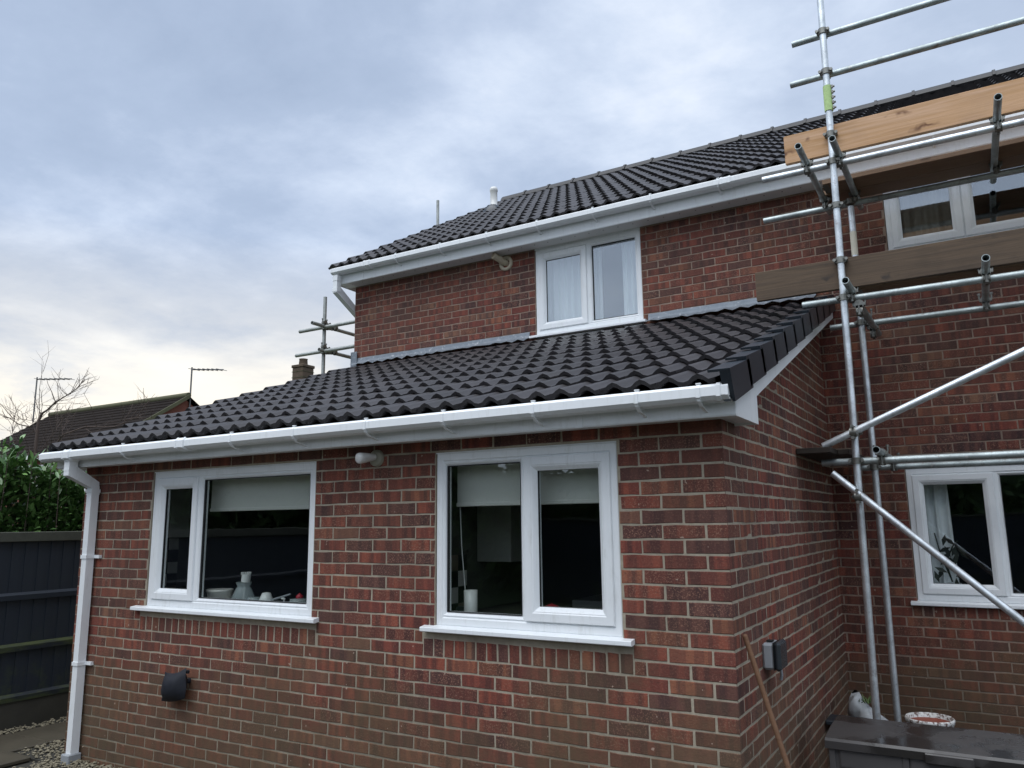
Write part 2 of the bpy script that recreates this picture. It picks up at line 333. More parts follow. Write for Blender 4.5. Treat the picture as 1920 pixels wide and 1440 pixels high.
    def ring(s, x0, x1, z0, z1, prof, axis='x', mi=0):
        """mitred frame round a rectangle facing -Y; prof = [(inset, y)]"""
        loops = []
        for d, y in prof: loops.append([(x0+d, y, z0+d), (x1-d, y, z0+d), (x1-d, y, z1-d), (x0+d, y, z1-d)])
        for a, b in zip(loops, loops[1:]):
            for i in range(4): s.add([a[i], a[(i+1) % 4], b[(i+1) % 4], b[i]], [(0, 1, 2, 3)], mi)
    def mesh(s, name, mats, shift=True):
        me = bpy.data.meshes.new(name); z = H if shift else 0
        me.from_pydata([(x, y, q+z) for x, y, q in s.v], [], s.f)
        for m in (mats if isinstance(mats, (list, tuple)) else [mats]): me.materials.append(m)
        me.polygons.foreach_set('material_index', s.m); me.polygons.foreach_set('use_smooth', s.sm)
        if any(s.rn):
            at = me.attributes.new('rnd', 'FLOAT', 'FACE'); at.data.foreach_set('value', s.rn)
        me.update(); return me
    def obj(s, name, mats, parent=None, kind=None, **tags):
        o = link(bpy.data.objects.new(name, s.mesh(name, mats)))
        hook(o, parent)
        if kind: o['kind'] = kind
        for k, v in tags.items(): o[k] = v
        return o
PINV = {}
def hook(o, parent):
    if parent is None: return
    o.parent = parent; o.matrix_parent_inverse = PINV.get(parent.name, Matrix.Identity(4))
def thing(name, label, cat, loc, group=None):
    o = link(bpy.data.objects.new(name, None)); o.empty_display_size = .2
    o.location = (loc[0], loc[1], loc[2]+H); PINV[o.name] = Matrix.Translation((-loc[0], -loc[1], -loc[2]-H))
    tag(o, label, cat, group); return o
def tag(o, label, cat, group=None):
    o['label'] = label; o['category'] = cat
    if group: o['group'] = group
    return o
def inst(name, me, parent, mat4, mats=None):
    o = link(bpy.data.objects.new(name, me)); m = mat4.copy(); m.translation.z += H
    hook(o, parent); o.matrix_basis = m; return o

# ------------------------------------------------------------------ ground
g = MB(); g.add([(-400, -400, -1.84), (400, -400, -1.84), (400, 400, -1.84), (-400, 400, -1.84)], [(0, 1, 2, 3)]); g.obj('ground', M['earth'], kind='structure')
patio = MB(); patio.box((-7.72, -3.0, -1.838), (6.0, 7.1, -1.80+.0)); patio = patio.obj('patio', M['joint'], kind='structure')
def slab(x0, y0, x1, y1, z=0.0):
    b = MB(); t = rng.uniform(-.004, .004)
    b.bbox((x0+.006, y0+.006, -1.795), (x1-.006, y1-.006, -1.762+t+z), .008); b.obj('paving_slab', M['slab'], patio)
for i, (ya, yb) in enumerate(((.4, 1.0), (1.0, 1.6), (1.6, 2.2), (2.2, 2.8), (2.8, 3.42))):
    off = .3 if i % 2 else 0.0
    x = -7.55+off
    if off: slab(-7.55, ya, -7.55+off, yb)
    while x < -3.2: slab(x, ya, min(x+.6, -3.0), yb); x += .6
y = 3.42
while y < 6.6: slab(-7.55, y, -6.95, y+.62); y += .62
slab(-6.95, 3.42, -6.62, 3.72)
# pale gravel along the wall foot and the fence foot: pebbles on a bed
pb = MB()
def pebbles(x0, x1, y0, y1, n, z=-1.775):
    for _ in range(n):
        c = Vector((rng.uniform(x0, x1), rng.uniform(y0, y1), z+rng.uniform(-.006, .016))); r = rng.uniform(.006, .015)
        sx, sy, sz = r*rng.uniform(.8, 1.5), r*rng.uniform(.8, 1.3), r*rng.uniform(.5, .9); a = rng.uniform(0, 6.3)
        vs = []
        for dx, dy, dzz in ((1, 0, 0), (0, 1, 0), (-1, 0, 0), (0, -1, 0), (0, 0, 1), (0, 0, -1), (.7, .7, .55), (-.7, .6, .5)):
            q = (dx*sx*cos(a)-dy*sy*sin(a), dx*sx*sin(a)+dy*sy*cos(a), dzz*sz); vs.append((c.x+q[0], c.y+q[1], c.z+q[2]))
        pb.add(vs, [(0, 6, 4), (6, 1, 4), (1, 7, 4), (7, 2, 4), (2, 3, 4), (3, 0, 4), (0, 1, 6), (1, 2, 7), (1, 0, 5), (2, 1, 5), (3, 2, 5), (0, 3, 5)], 0, False, rng.random())
pebbles(-6.45, -1.1, 3.44, 3.875, 5200); pebbles(-7.72, -7.56, 2.2, 8.0, 1400); pebbles(-6.93, -6.48, 3.74, 6.8, 1900)
pb.obj('gravel', M['gravel'], kind='stuff')
gb = MB(); gb.box((-7.73, 2.0, -1.80), (-7.552, 8.0, -1.782)); gb.box((-6.946, 3.73, -1.80), (-6.47, 7.0, -1.782)); gb.box((-6.5, 3.43, -1.80), (-1.0, 3.89, -1.783)); gb.obj('gravel_bed', M['joint'], kind='structure')

# ------------------------------------------------------------------ things: the house and its lean-to extension
YW, XL, XR, YB = 3.88, -6.47, -1.084, 7.12
XE = 3.2                                                  # right end of the main house (outside the frame)
house = thing('brick_house', 'two-storey red brick house with charcoal tiled roof and white gutter behind the lean-to', 'house', (-1.6, YB, -1.8))
ext = thing('lean_to_extension', 'single-storey red brick lean-to extension with charcoal pantiles and two white kitchen windows', 'extension', (-3.8, YW, -1.8))
J0 = .4346-.075*60                                        # a bed joint; courses are 75 mm

def joint_index(z): return (z-J0)/.075

# --- wall plates (mortar) with openings
def plate(mb, u0, u1, z0, z1, holes, plane, along='x', depth=.10, mi=0):
    us = sorted({u0, u1, *[h[0] for h in holes], *[h[1] for h in holes]}); zs = sorted({z0, z1, *[h[2] for h in holes], *[h[3] for h in holes]})
    us = [u for u in us if u0 <= u <= u1]; zs = [z for z in zs if z0 <= z <= z1]
    P = (lambda u, z, d=0: (u, plane+d, z)) if along == 'x' else (lambda u, z, d=0: (plane-d, u, z))
    for i in range(len(us)-1):
        for j in range(len(zs)-1):
            cu, cz = .5*(us[i]+us[i+1]), .5*(zs[j]+zs[j+1])
            if any(h[0] < cu < h[1] and h[2] < cz < h[3] for h in holes): continue
            mb.add([P(us[i], zs[j]), P(us[i+1], zs[j]), P(us[i+1], zs[j+1]), P(us[i], zs[j+1])], [(0, 1, 2, 3)], mi)
    for h in holes:
        q = [(h[0], h[2]), (h[1], h[2]), (h[1], h[3]), (h[0], h[3])]
        for k in range(4):
            a, b = q[k], q[(k+1) % 4]; mb.add([P(*a), P(*b), P(*b, depth), P(*a, depth)], [(0, 1, 2, 3)], mi)

# --- bricks
BR = {}
def brick_mesh(ln, ht, var, mat):
    k = (round(ln, 3), round(ht, 3), var, mat.name)
    if k not in BR:
        q = random.Random(hash((k[0], k[1], var)) & 0xffff); b = MB(); j = lambda: q.uniform(-.0022, .0022); c = .0028
        us = [-.5, -.18, .2, .5] if ln > .13 else ([-.5, .05, .5] if ln > .07 else [-.5, .5])
        o = [(u*ln+(j() if abs(u) == .5 else j()*3), .001, -ht/2+j()) for u in us]+[(u*ln+(j() if abs(u) == .5 else j()*3), .001, ht/2+j()) for u in us[::-1]]
        n = len(o); tl = q.uniform(-.0007, .0007); t2 = q.uniform(-.0007, .0007); off = q.uniform(-.0006, .0006)
        fr = [(x*(1-2*c/ln), -.0025+off+tl*(1 if x > 0 else -1)+t2*(1 if z > 0 else -1)*.5, z-(c if z > 0 else -c)) for x, y, z in o]
        bk = [(x, .03, z) for x, y, z in o]
        b.add(fr+o+bk, [tuple(range(n))]+[(n+i, n+(i+1) % n, (i+1) % n, i) for i in range(n)]+[(2*n+i, 2*n+(i+1) % n, n+(i+1) % n, n+i) for i in range(n)])
        BR[k] = b.mesh('brick', mat, False)
    return BR[k]
CORNER = {}
def corner_mesh(dx, dy, var, mat):
    k = (dx, dy, var, mat.name)
    if k not in CORNER:
        q = random.Random(hash((dx, dy, var)) & 0xffff); b = MB(); e = q.uniform(-.001, .001)
        b.bbox((-dx, -.0025+e, -.0325), (.0025+e, dy, .0325), .003); CORNER[k] = b.mesh('brick', mat, False)
    return CORNER[k]
def brick_size(p, ln, ht, along):
    h = ln/2; a = Vector(p)-(Vector((h, 0, 0)) if along == 'x' else Vector((0, h, 0))); b = Vector(p)+(Vector((h, 0, 0)) if along == 'x' else Vector((0, h, 0)))
    A, B, C = project(a), project(b), project(Vector(p)+Vector((0, 0, ht)))
    if A[2] < .3 or B[2] < .3: return 0
    if max(A[0], B[0]) < -20 or min(A[0], B[0]) > 1940 or C[1] > 1470 or C[1] < -40: return 0
    return abs(A[0]-B[0])*abs(project(Vector(p))[1]-C[1])
class Bricks:
    def __init__(s): s.l = []
    def course_wall(s, u0, u1, z0, z1, holes, plane, along, phase, corner0=None, corner1=None, skip=None):
        k0 = math.floor(joint_index(z0)+.001)
        k = k0
        while J0+.075*k < z1-.02:
            za, zb = J0+.075*k+.005, J0+.075*k+.070
            za2, zb2 = max(za, z0), min(zb, z1)
            if zb2-za2 > .02:
                cuts = [(h[0]-.004, h[1]+.004) for h in holes if h[2] < zb2-.012 and h[3] > za2+.012]
                a, b = u0, u1
                if corner0: a = u0+(corner0[k % 2])
                if corner1: b = u1-(corner1[k % 2])
                n = math.floor((a-phase)/.225)-1
                while phase+n*.225 < b+.2:
                    ua = phase+n*.225+(.1125 if k % 2 else 0)+.005; ub = ua+.215; n += 1
                    segs = [(max(ua, a), min(ub, b))]
                    for c0, c1 in cuts:
                        ns = []
                        for q0, q1 in segs:
                            if q1 <= c0 or q0 >= c1: ns.append((q0, q1)); continue
                            if q0 < c0: ns.append((q0, c0))
                            if q1 > c1: ns.append((c1, q1))
                        segs = ns
                    for q0, q1 in segs:
                        if q1-q0 > .022: s.put(.5*(q0+q1), .5*(za2+zb2), q1-q0, zb2-za2, plane, along)
            k += 1
    def put(s, u, z, ln, ht, plane, along):
        p = (u, plane, z) if along == 'x' else (plane, u, z)
        s.l.append((brick_size(p, ln, ht, along), p, ln, ht, along))
    def corner(s, x, y, z, dx, dy):
        A = project(Vector((x, y, z))); vis = -20 < A[0] < 1940 and A[1] < 1470
        s.l.append((1e5 if vis else 0, (x, y, z), dx, dy, 'c'))
    def emit(s, parent, mat, limit=300):
        s.l.sort(key=lambda e: -e[0]); rest = MB()
        for i, (sz, p, ln, ht, al) in enumerate(s.l):
            var = rng.randrange(4)
            j = Matrix.Translation((p[0]+(0 if al == 'c' else rng.uniform(-.001, .001)), p[1], p[2]+rng.uniform(-.0012, .0012)))
            if al == 'c': me = corner_mesh(ln, ht, var, mat); m = j
            else:
                qz = round(ln/.005)*.005 if ln < .205 else .215
                me = brick_mesh(min(qz, ln+.002) if ln < .205 else ln, ht, var, mat)
                m = j @ (Matrix.Rotation(rng.uniform(-.004, .004), 4, 'Y') if al == 'x' else Matrix.Rotation(pi/2, 4, 'Z'))
            if i < limit and sz > 60: inst('brick', me, parent, m)
            else:
                rest.add([m @ v.co for v in me.vertices], [tuple(f.vertices) for f in me.polygons], 0, False, rng.random())
        if rest.v: rest.obj('brickwork', mat, parent, kind='stuff')

# openings: (u0,u1,z0,z1)
LWIN = (-5.565, -3.835, -.640, .428); RWIN = (-2.842, -1.652, -.640, .428)
LROW = (-5.62, -3.79, -.7604, -.655); RROW = (-2.925, -1.60, -.7604, -.655)
UWIN = (-3.905, -2.695, 1.90, 2.96); URW = (-.482, .672, 2.165, 2.96); LRW = (-.520, .705, -.69, .398)
# --- extension walls
w = MB(); plate(w, XL, XR, -1.8, .53, [LWIN, RWIN], YW+.0008, 'x', .11)
w.add([(XL, YW+.005, -1.8), (XL, YB, -1.8), (XL, YB, 1.75), (XL, YW+.005, .60)], [(0, 1, 2, 3)])
plate(w, YW+.005, YB, -1.8, .56, [], XR+.0009, 'y'); w.add([(XR+.0009, YW+.005, .56), (XR+.0009, YB, .56), (XR+.0009, YB, 1.74)], [(0, 1, 2)])
ewall = w.obj('wall', M['mortar'], ext)
B = Bricks()
holesF = [LWIN, RWIN, LROW, RROW, (-5.60, -3.80, -.66, -.62), (-2.93, -1.60, -.66, -.62)]
B.course_wall(XL, XR, -1.79, .520, holesF, YW, 'x', XR-.220-.225*30, corner1=(.2225, .110))
for ro in (LROW, RROW):                                    # bricks on edge under the sills
    n = round((ro[1]-ro[0])/.075); st = (ro[1]-ro[0])/n
    for i in range(n): B.put(ro[0]+(i+.5)*st, -.7130, st-.011, .096, YW, 'x')
k = 0
while J0+.075*k < .51:
    z = J0+.075*k+.0375
    if z > -1.79: B.corner(XR, YW, z, .2125 if k % 2 == 0 else .100, .1025 if k % 2 == 0 else .215)
    k += 1
# side wall under the sloping verge
k = 0
while J0+.075*k < 1.72:
    z = J0+.075*k+.0375
    if z > -1.79:
        ystart = YW+(.1125 if k % 2 == 0 else .225) if z < .50 else YW+max(0, (z-.60)/.363+.18)
        n = -2
        while YW+n*.225 < YB:
            ua = YW+n*.225+(.1125 if k % 2 == 0 else 0)+.0025; ub = min(ua+.215, YB); n += 1
            ua = max(ua, ystart)
            if ub-ua > .03: B.put(.5*(ua+ub), z, ub-ua, .065, XR, 'y')
    k += 1
B.emit(ewall, M['brick'])
# --- main house walls
w = MB(); plate(w, XL+.01, XE, -1.8, 2.96, [UWIN, URW, LRW], YB+.0010, 'x', .11)
w.add([(XL+.01, YB+.005, -1.8), (XL+.01, 14.9, -1.8), (XL+.01, 14.9, 2.95), (XL+.01, 11.0, 5.25), (XL+.01, YB+.005, 2.95)], [(0, 1, 2, 3, 4)])
w.add([(XE, YB+.005, -1.8), (XE, 14.9, -1.8), (XE, 14.9, 2.95), (XE, 11.0, 5.25), (XE, YB+.005, 2.95)], [(4, 3, 2, 1, 0)])
w.add([(XL, 14.9, -1.8), (XE, 14.9, -1.8), (XE, 14.9, 2.95), (XL, 14.9, 2.95)], [(0, 1, 2, 3)])
hwall = w.obj('wall', M['mortar2'], house)
B = Bricks()
B.course_wall(XL+.012, XR-.02, 1.86, 2.915, [UWIN], YB, 'x', XL-.215, corner0=(.0, .0))
LROW2 = (-.56, .75, -.7604, -.675)
B.course_wall(XR-.02, XE, -1.79, 2.915, [URW, LRW, LROW2], YB, 'x', XR-.09)
n = 18
for i in range(n): B.put(LROW2[0]+(i+.5)*(1.31/n), -.7185, 1.31/n-.011, .080, YB, 'x')
B.emit(hwall, M['brick2'])

# ------------------------------------------------------------------ windows
def window(parent, hole, yw, lights, sill=None, glass='glass', zf0=None, zf1=None, inset=.012):
    """lights: list of (x_left, x_right, 'fixed'|'sash')"""
    x0, x1, z0, z1 = hole; zf0 = z0+.06 if zf0 is None else zf0; zf1 = z1-.008 if zf1 is None else zf1; y = yw+inset
    m = MB(); m.ring(x0+.004, x1-.004, zf0, zf1, [(0, y+.07), (0, y), (.004, y-.003), (.040, y-.003), (.046, y+.004), (.052, y+.006), (.060, y+.006), (.060, y+.06)])
    for (a0, a1, k0), (b0, b1, k1) in zip(lights, lights[1:]): m.box((a1, y+.002, zf0+.05), (b0, y+.06, zf1-.05))
    win = m.obj('window', M['pvc'], parent)
    for a0, a1, kind in lights:
        za, zb = zf0+.052, zf1-.052
        if kind == 'sash':
            f = MB(); f.ring(a0, a1, za, zb, [(0, y+.05), (0, y-.010), (.004, y-.015), (.044, y-.015), (.050, y-.011), (.054, y-.011), (.060, y-.006), (.078, y+.012), (.078, y+.05)])
            f.obj('sash', M['pvc'], win); gi = .0765
        else:
            f = MB(); f.ring(a0, a1, za, zb, [(0, y+.05), (0, y+.003), (.004, y+.001), (.010, y+.004), (.026, y+.022), (.026, y+.05)]); f.obj('glazing_bead', M['pvc'], win); gi = .0245
        gs = MB(); gs.ring(a0+gi-.002, a1-gi+.002, za+gi-.002, zb-gi+.002, [(0, y+.012), (.0045, y+.018), (.0045, y+.034)]); gs.obj('gasket', M['gasket'], win)
        p = MB(); p.box((a0+gi-.004, y+.026, za+gi-.004), (a1-gi+.004, y+.030, zb-gi+.004)); p.obj('pane', M[glass], win)
    if sill:
        s0, s1, zt, pr = sill
        q = MB(); q.prism([(yw-pr, zt-.030), (yw-pr+.004, zt-.034), (yw-pr+.012, zt-.034), (yw-.004, zt-.028), (yw+.06, zt-.028), (yw+.06, zt+.004), (y+.002, zt+.001), (yw-pr+.003, zt-.008), (yw-pr, zt-.011)], 0, s0, s1)
        q.obj('sill', M['pvc'], win)
    return win
window(ext, LWIN, YW, [(-5.515, -5.040, 'sash'), (-5.010, -3.888, 'fixed')], (-5.675, -3.765, -.585, .052), 'glass_dim', -.584, .420)
window(ext, RWIN, YW, [(-2.794, -2.240, 'fixed'), (-2.228, -1.695, 'sash')], (-2.915, -1.588, -.585, .052), 'glass_dim', -.584, .420)
window(house, UWIN, YB, [(-3.862, -3.300, 'sash'), (-3.262, -2.735, 'fixed')], (-3.965, -2.660, 1.960, .05), 'glass', 1.962, 2.905)
window(house, URW, YB, [(-.437, .090, 'sash'), (.100, .627, 'sash')], (-.54, .73, 2.205, .05), 'glass', 2.208, 2.905)
window(house, LRW, YB, [(-.475, .088, 'sash'), (.108, .655, 'fixed')], (-.565, .76, -.640, .05), 'glass_dim', -.638, .392)
for h_ in (UWIN, URW): hb = MB(); hb.box((h_[0], YB+.0, 2.905), (h_[1], YB+.08, 2.955)); hb.obj('head_trim', M['pvc'], house)
for h_ in (LWIN, RWIN): tr = MB(); tr.box((h_[0], YW+.006, .4205), (h_[1], YW+.05, .4275)); tr.obj('head_trim', M['pvc'], ext)
ms = MB()                                                  # mortar fillets under the kitchen sills
ms.box((-5.62, YW+.001, -.657), (-3.78, YW+.08, -.620)); ms.obj('sill_bed', M['mortar'], ext); ms = MB(); ms.box((-2.93, YW+.001, -.657), (-1.60, YW+.08, -.620)); ms.obj('sill_bed', M['mortar'], ext)
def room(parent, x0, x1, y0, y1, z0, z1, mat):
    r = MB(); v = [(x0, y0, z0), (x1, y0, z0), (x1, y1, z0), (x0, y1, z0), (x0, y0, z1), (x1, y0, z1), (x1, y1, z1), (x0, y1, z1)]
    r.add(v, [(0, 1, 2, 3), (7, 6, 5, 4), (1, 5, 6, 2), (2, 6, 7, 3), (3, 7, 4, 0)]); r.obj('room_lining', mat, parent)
room(ext, -6.38, -1.18, YW+.12, 7.0, -1.75, .50, M['room'])
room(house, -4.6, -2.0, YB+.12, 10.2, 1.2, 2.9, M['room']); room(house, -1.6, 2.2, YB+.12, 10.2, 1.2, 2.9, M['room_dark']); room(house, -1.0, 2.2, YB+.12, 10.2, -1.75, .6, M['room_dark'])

# ------------------------------------------------------------------ roof tiles
TW, PK = .293, (.0733, .2198)
def tile_prof(u):
    h = 0
    for c in PK+(PK[0]+TW, PK[1]-TW): 
        d = abs(u-c); h = max(h, .035*(.5+.5*cos(pi*min(d/.062, 1)))**.85)
    return h
def tile_mesh(ln, var):
    q = random.Random(var+5); b = MB()
    us = [0, .024, .048, .0733, .098, .122, .1465, .171, .195, .2198, .245, .270, .301]
    n = len(us); top = []; head = []; bot = []
    for u in us:
        z = tile_prof(min(u, TW-.0005)) if u < .29 else tile_prof(0)+.010
        top.append((u, 0, z+.004*0)); head.append((u, ln, z)); bot.append((u, .006, z-.024))
    b.add(top+head, [(i, i+1, n+i+1, n+i) for i in range(n-1)], 0, True)
    b.add(bot+top, [(i, i+1, n+i+1, n+i) for i in range(n-1)], 0, False)
    b.add([top[0], head[0], (0, ln, head[0][2]-.017), bot[0]], [(0, 1, 2, 3)]); b.add([top[-1], bot[-1], (us[-1], ln, head[-1][2]-.017), head[-1]], [(0, 1, 2, 3)])
    b.add([(u, y, z-.0) for u, y, z in bot]+[(u, y, z-.017) for u, y, z in head], [(n+i, n+i+1, i+1, i) for i in range(n-1)])
    return b.mesh('roof_tile', M['tile'], False)
TILES = [tile_mesh(.40, v) for v in range(2)]
def lay_roof(parent, x_left, ncol, y_e, z_e, ang, nrow, gauge, limit, ymax=None):
    L = []
    tilt = ang-math.asin(.030/gauge)
    for r in range(nrow):
        for c in range(ncol):
            p = Vector((x_left+c*TW, y_e+r*gauge*cos(ang), z_e+r*gauge*sin(ang)))
            q = project(p+Vector((TW/2, .1, 0))); a = project(p); b = project(p+Vector((TW, 0, 0))); d = project(p+Vector((0, gauge*cos(ang), gauge*sin(ang))))
            sz = abs((b[0]-a[0])*(d[1]-a[1])-(b[1]-a[1])*(d[0]-a[0])) if -40 < q[0] < 1960 and q[1] > -40 else 0
            m = Matrix.Translation(p+Vector((rng.uniform(-.0015, .0015), rng.uniform(-.005, .005), rng.uniform(0, .003)))) @ Matrix.Rotation(tilt+rng.uniform(-.003, .003), 4, 'X') @ Matrix.Rotation(rng.uniform(-.009, .009), 4, 'Z')
            L.append((sz, m))
    L.sort(key=lambda e: -e[0]); rest = MB()
    for i, (sz, m) in enumerate(L):
        me = TILES[i % 2]
        if i < limit and sz > 30: inst('roof_tile', me, parent, m)
        else: rest.add([m @ v.co for v in me.vertices], [tuple(f.vertices) for f in me.polygons], 0, True, rng.random())
    if rest.v: rest.obj('tile_field', M['tile'], parent, kind='stuff')
A1 = math.atan(.3555); YE1, ZE1 = 3.60, .688-.035
dk = MB(); dk.add([(-6.56, 3.66, .635), (-.99, 3.66, .635), (-.99, 7.11, .635+3.45*.3555), (-6.56, 7.11, .635+3.45*.3555)], [(0, 1, 2, 3)])
eroof = dk.obj('roof', M['deck'], ext)
lay_roof(eroof, -1.030-19*TW, 19, YE1, ZE1, A1, 11, .3365, 300)
A2 = radians(29.7); YE2, ZE2 = 6.80, 3.145-.035
dk = MB(); za = ZE2-.03; zr = za+(11.0-6.84)*math.tan(A2)
dk.add([(-6.58, 6.84, za), (XE+.1, 6.84, za), (XE+.1, 11.0, zr), (-6.58, 11.0, zr)], [(0, 1, 2, 3)]); dk.add([(-6.58, 11.0, zr), (XE+.1, 11.0, zr), (XE+.1, 15.2, za), (-6.58, 15.2, za)], [(0, 1, 2, 3)])
hroof = dk.obj('roof', M['deck'], house)
lay_roof(hroof, -6.627, 34, YE2, ZE2, A2, 14, .345, 300)
zrt = ZE2+.035+(11.0-YE2)*math.tan(A2)
rp = [(-.125, -.075), (-.10, -.028), (-.055, .018), (0, .034), (.055, .018), (.10, -.028), (.125, -.075)]
x = -6.62
while x < XE:
    m = MB(); dzz = rng.uniform(-.004, .004)
    pr = [(11.0+a, zrt+b-.002+dzz) for a, b in rp]+[(11.0+a*.86, zrt+b-.022+dzz) for a, b in rp[::-1]]
    m.prism(pr, 0, x, x+.445); pr2 = [(11.0+a*1.12, zrt+b*1.1+.010+dzz) for a, b in rp]+[(11.0+a*1.0, zrt+b-.012+dzz) for a, b in rp[::-1]]
    m.prism(pr2, 0, x+.435, x+.470); m.obj('ridge_tile', M['ridge'], hroof); x += .455

# dry verge caps down the right edge of the lean-to
def slope_pt(s, n): return (YE1+s*cos(A1)-n*sin(A1), ZE1+.035+s*sin(A1)+n*cos(A1))
for i in range(11):
    m = MB(); s0 = i*.3365-.055; s1 = s0+.395; X0, X1 = -1.040, -.935; drop = .155 if i else .160
    lift0, lift1 = .020, -.004
    def P(s, n): return slope_pt(s, n)
    top0, top1 = P(s0, lift0), P(s1, lift1); low0, low1 = P(s0+.012, lift0-drop), P(s1+.0, lift1-drop+.012)
    side = [top0, top1, low1, low0]
    m.prism(side[::-1], 0, X1-.014, X1)
    t2 = [P(s0, lift0), P(s1, lift1), P(s1, lift1-.012), P(s0, lift0-.012)]; m.prism(t2, 0, X0, X1-.0142)
    fr = [P(s0-.0, lift0), P(s0+.012, lift0), P(s0+.024, lift0-drop*.9), P(s0+.012, lift0-drop*.9)]; m.prism(fr, 0, X1-.05, X1-.0143)
    if i == 0:
        for nn in (-.105, -.125): a, b = P(s0-.006, nn), P(s0+.01, nn-.012); m.box((X1-.048, a[0], b[1]), (X1-.02, b[0], a[1]))
    m.obj('verge_cap', M['verge'], eroof)
lv = MB()                                                  # slim capping on the hidden left verge
lv.prism([(slope_pt(0, -.045)), (slope_pt(3.70, -.045)), (slope_pt(3.70, -.10)), (slope_pt(0, -.10))], 0, -6.600, -6.585); lv.obj('verge_strip', M['verge'], eroof)

# ------------------------------------------------------------------ fascia, soffit, barge board
YF = 3.69
f = MB(); f.prism([(YF+.02, .500), (YF+.020, .492), (YF+.012, .486), (YF+.004, .488), (YF, .496), (YF, .635), (YF+.02, .635)], 0, -6.585, -.958); f.obj('fascia', M['pvc'], ext)
f = MB(); f.box((-1.795, YF-.005, .487), (-1.755, YF-.0005, .62)); f.obj('fascia_joint', M['pvc'], ext)
f = MB(); f.box((-6.585, YF+.021, .500), (-.975, YW-.001, .509)); sof = f.obj('soffit', M['soffit'], ext)
f = MB()
x = -6.3
while x < -1.0: f.add([(x+.008*cos(a*pi/3), YF+.045+.008*sin(a*pi/3), .4990) for a in range(6)], [(5, 4, 3, 2, 1, 0)]); x += .095
f.obj('vent_holes', M['black'], sof, kind='stuff')
zb = lambda y: .655+.363*(y-4.172)
f = MB(); f.prism([(YF+.0205, .487), (4.12, .487), (4.12, zb(4.12)), (7.10, zb(7.10)), (7.10, zb(7.10)+.12), (YF+.0205, zb(YF)+.14)][::-1], 0, -.972, -.957); f.obj('bargeboard', M['pvc'], ext)
f = MB(); f.box((XR+.004, YF+.03, .4985), (-.974, 4.12, .508)); f.box((XR+.004, 4.112, .487), (-.9725, 4.122, .64)); f.obj('box_end', M['pvc'], ext)
f = MB(); f.prism([(4.12, zb(4.12)+.003), (7.1, zb(7.1)+.003), (7.1, zb(7.1)+.012), (4.12, zb(4.12)+.012)][::-1], 0, XR+.004, -.973); f.obj('verge_soffit', M['soffit'], ext)
f = MB(); f.box((-6.60, YF+.0205, .487), (-6.586, YW+.1, .66)); f.obj('box_end', M['pvc'], ext)
# upper
YF2 = 6.90
f = MB(); f.prism([(YF2+.02, 2.928), (YF2+.02, 2.912), (YF2+.012, 2.906), (YF2+.004, 2.908), (YF2, 2.916), (YF2, 3.085), (YF2+.02, 3.085)], 0, -6.56, XE); f.obj('fascia', M['pvc'], house)
for xj in (-2.53, -6.16, -.85, .2):
    f = MB(); f.box((xj-.018, YF2-.004, 2.909), (xj+.018, YF2-.0005, 3.07)); f.obj('fascia_joint', M['pvc'], house)
f = MB(); f.box((-6.56, YF2+.021, 2.920), (XE, YB-.001, 2.929)); sof2 = f.obj('soffit', M['soffit'], house)
f = MB()
x = -6.4
while x < 2.5: f.add([(x+.007*cos(a*pi/3), YF2+.10+.007*sin(a*pi/3), 2.919) for a in range(6)], [(5, 4, 3, 2, 1, 0)]); x += .16
f.obj('vent_holes', M['black'], sof2, kind='stuff')
f = MB(); f.prism([(YF2+.0205, 2.908), (7.25, 2.908), (7.25, 3.20), (YF2+.0205, 3.08)], 0, -6.575, -6.561); f.obj('box_end', M['pvc'], house)

# ------------------------------------------------------------------ gutters
def gutter(parent, x0, x1, yf, zt, straps, unions, fall=0.0):
    """square-line gutter; yf = front face, zt = lip height"""
    def prof(g=0.0, t=.003):
        o = [(yf+.016, zt+g), (yf-g, zt-.014), (yf-g, zt-.056-g), (yf+.022, zt-.074-g), (yf+.085, zt-.078-g), (yf+.112, zt-.055), (yf+.112, zt-.005)]
        i = [(yf+.112-t, zt-.005), (yf+.112-t, zt-.053), (yf+.085, zt-.074), (yf+.024, zt-.070), (yf+.004, zt-.053), (yf+.004, zt-.018), (yf+.020, zt-.004+g)]
        return o+i
    zo = lambda x: fall*(x-.5*(x0+x1))
    m = MB(); m.prism(prof(), 0, x0, x1, za=zo(x0), zb=zo(x1))
    e = [(yf+.016, zt), (yf, zt-.014), (yf, zt-.056), (yf+.022, zt-.074), (yf+.085, zt-.078), (yf+.112, zt-.055), (yf+.112, zt-.005)]
    for a, b, q in ((x0-.012, x0, x0), (x1, x1+.012, x1)):
        m.prism([(u-.003 if u < yf+.05 else u+.0, v-.002) for u, v in e], 0, a, b, za=zo(q), zb=zo(q))
    gt = m.obj('gutter', M['pvc'], parent)
    for xs in straps:
        s = MB(); s.prism(prof(.0045), 0, xs-.010, xs+.010, za=zo(xs), zb=zo(xs))
        pts = [(yf-.005, zt-.05), (yf+.008, zt-.076), (yf+.040, zt-.098), (yf+.125, zt-.118)]
        for (a, b), (c, d) in zip(pts, pts[1:]): s.prism([(a, b), (c, d), (c, d+.006), (a+.004, b+.006)], 0, xs-.008, xs+.008, za=zo(xs), zb=zo(xs))
        s.box((xs-.012, yf+.010, zt+.005+zo(xs)), (xs+.012, yf+.024, zt+.011+zo(xs))); s.obj('gutter_bracket', M['pvc'], gt)
    for xs in unions:
        s = MB(); s.prism(prof(.006), 0, xs-.05, xs+.05, za=zo(xs), zb=zo(xs))
        for q in (-.045, .03): s.prism(prof(.010), 0, xs+q, xs+q+.016, za=zo(xs), zb=zo(xs))
        s.obj('gutter_union', M['pvc'], gt)
    return gt
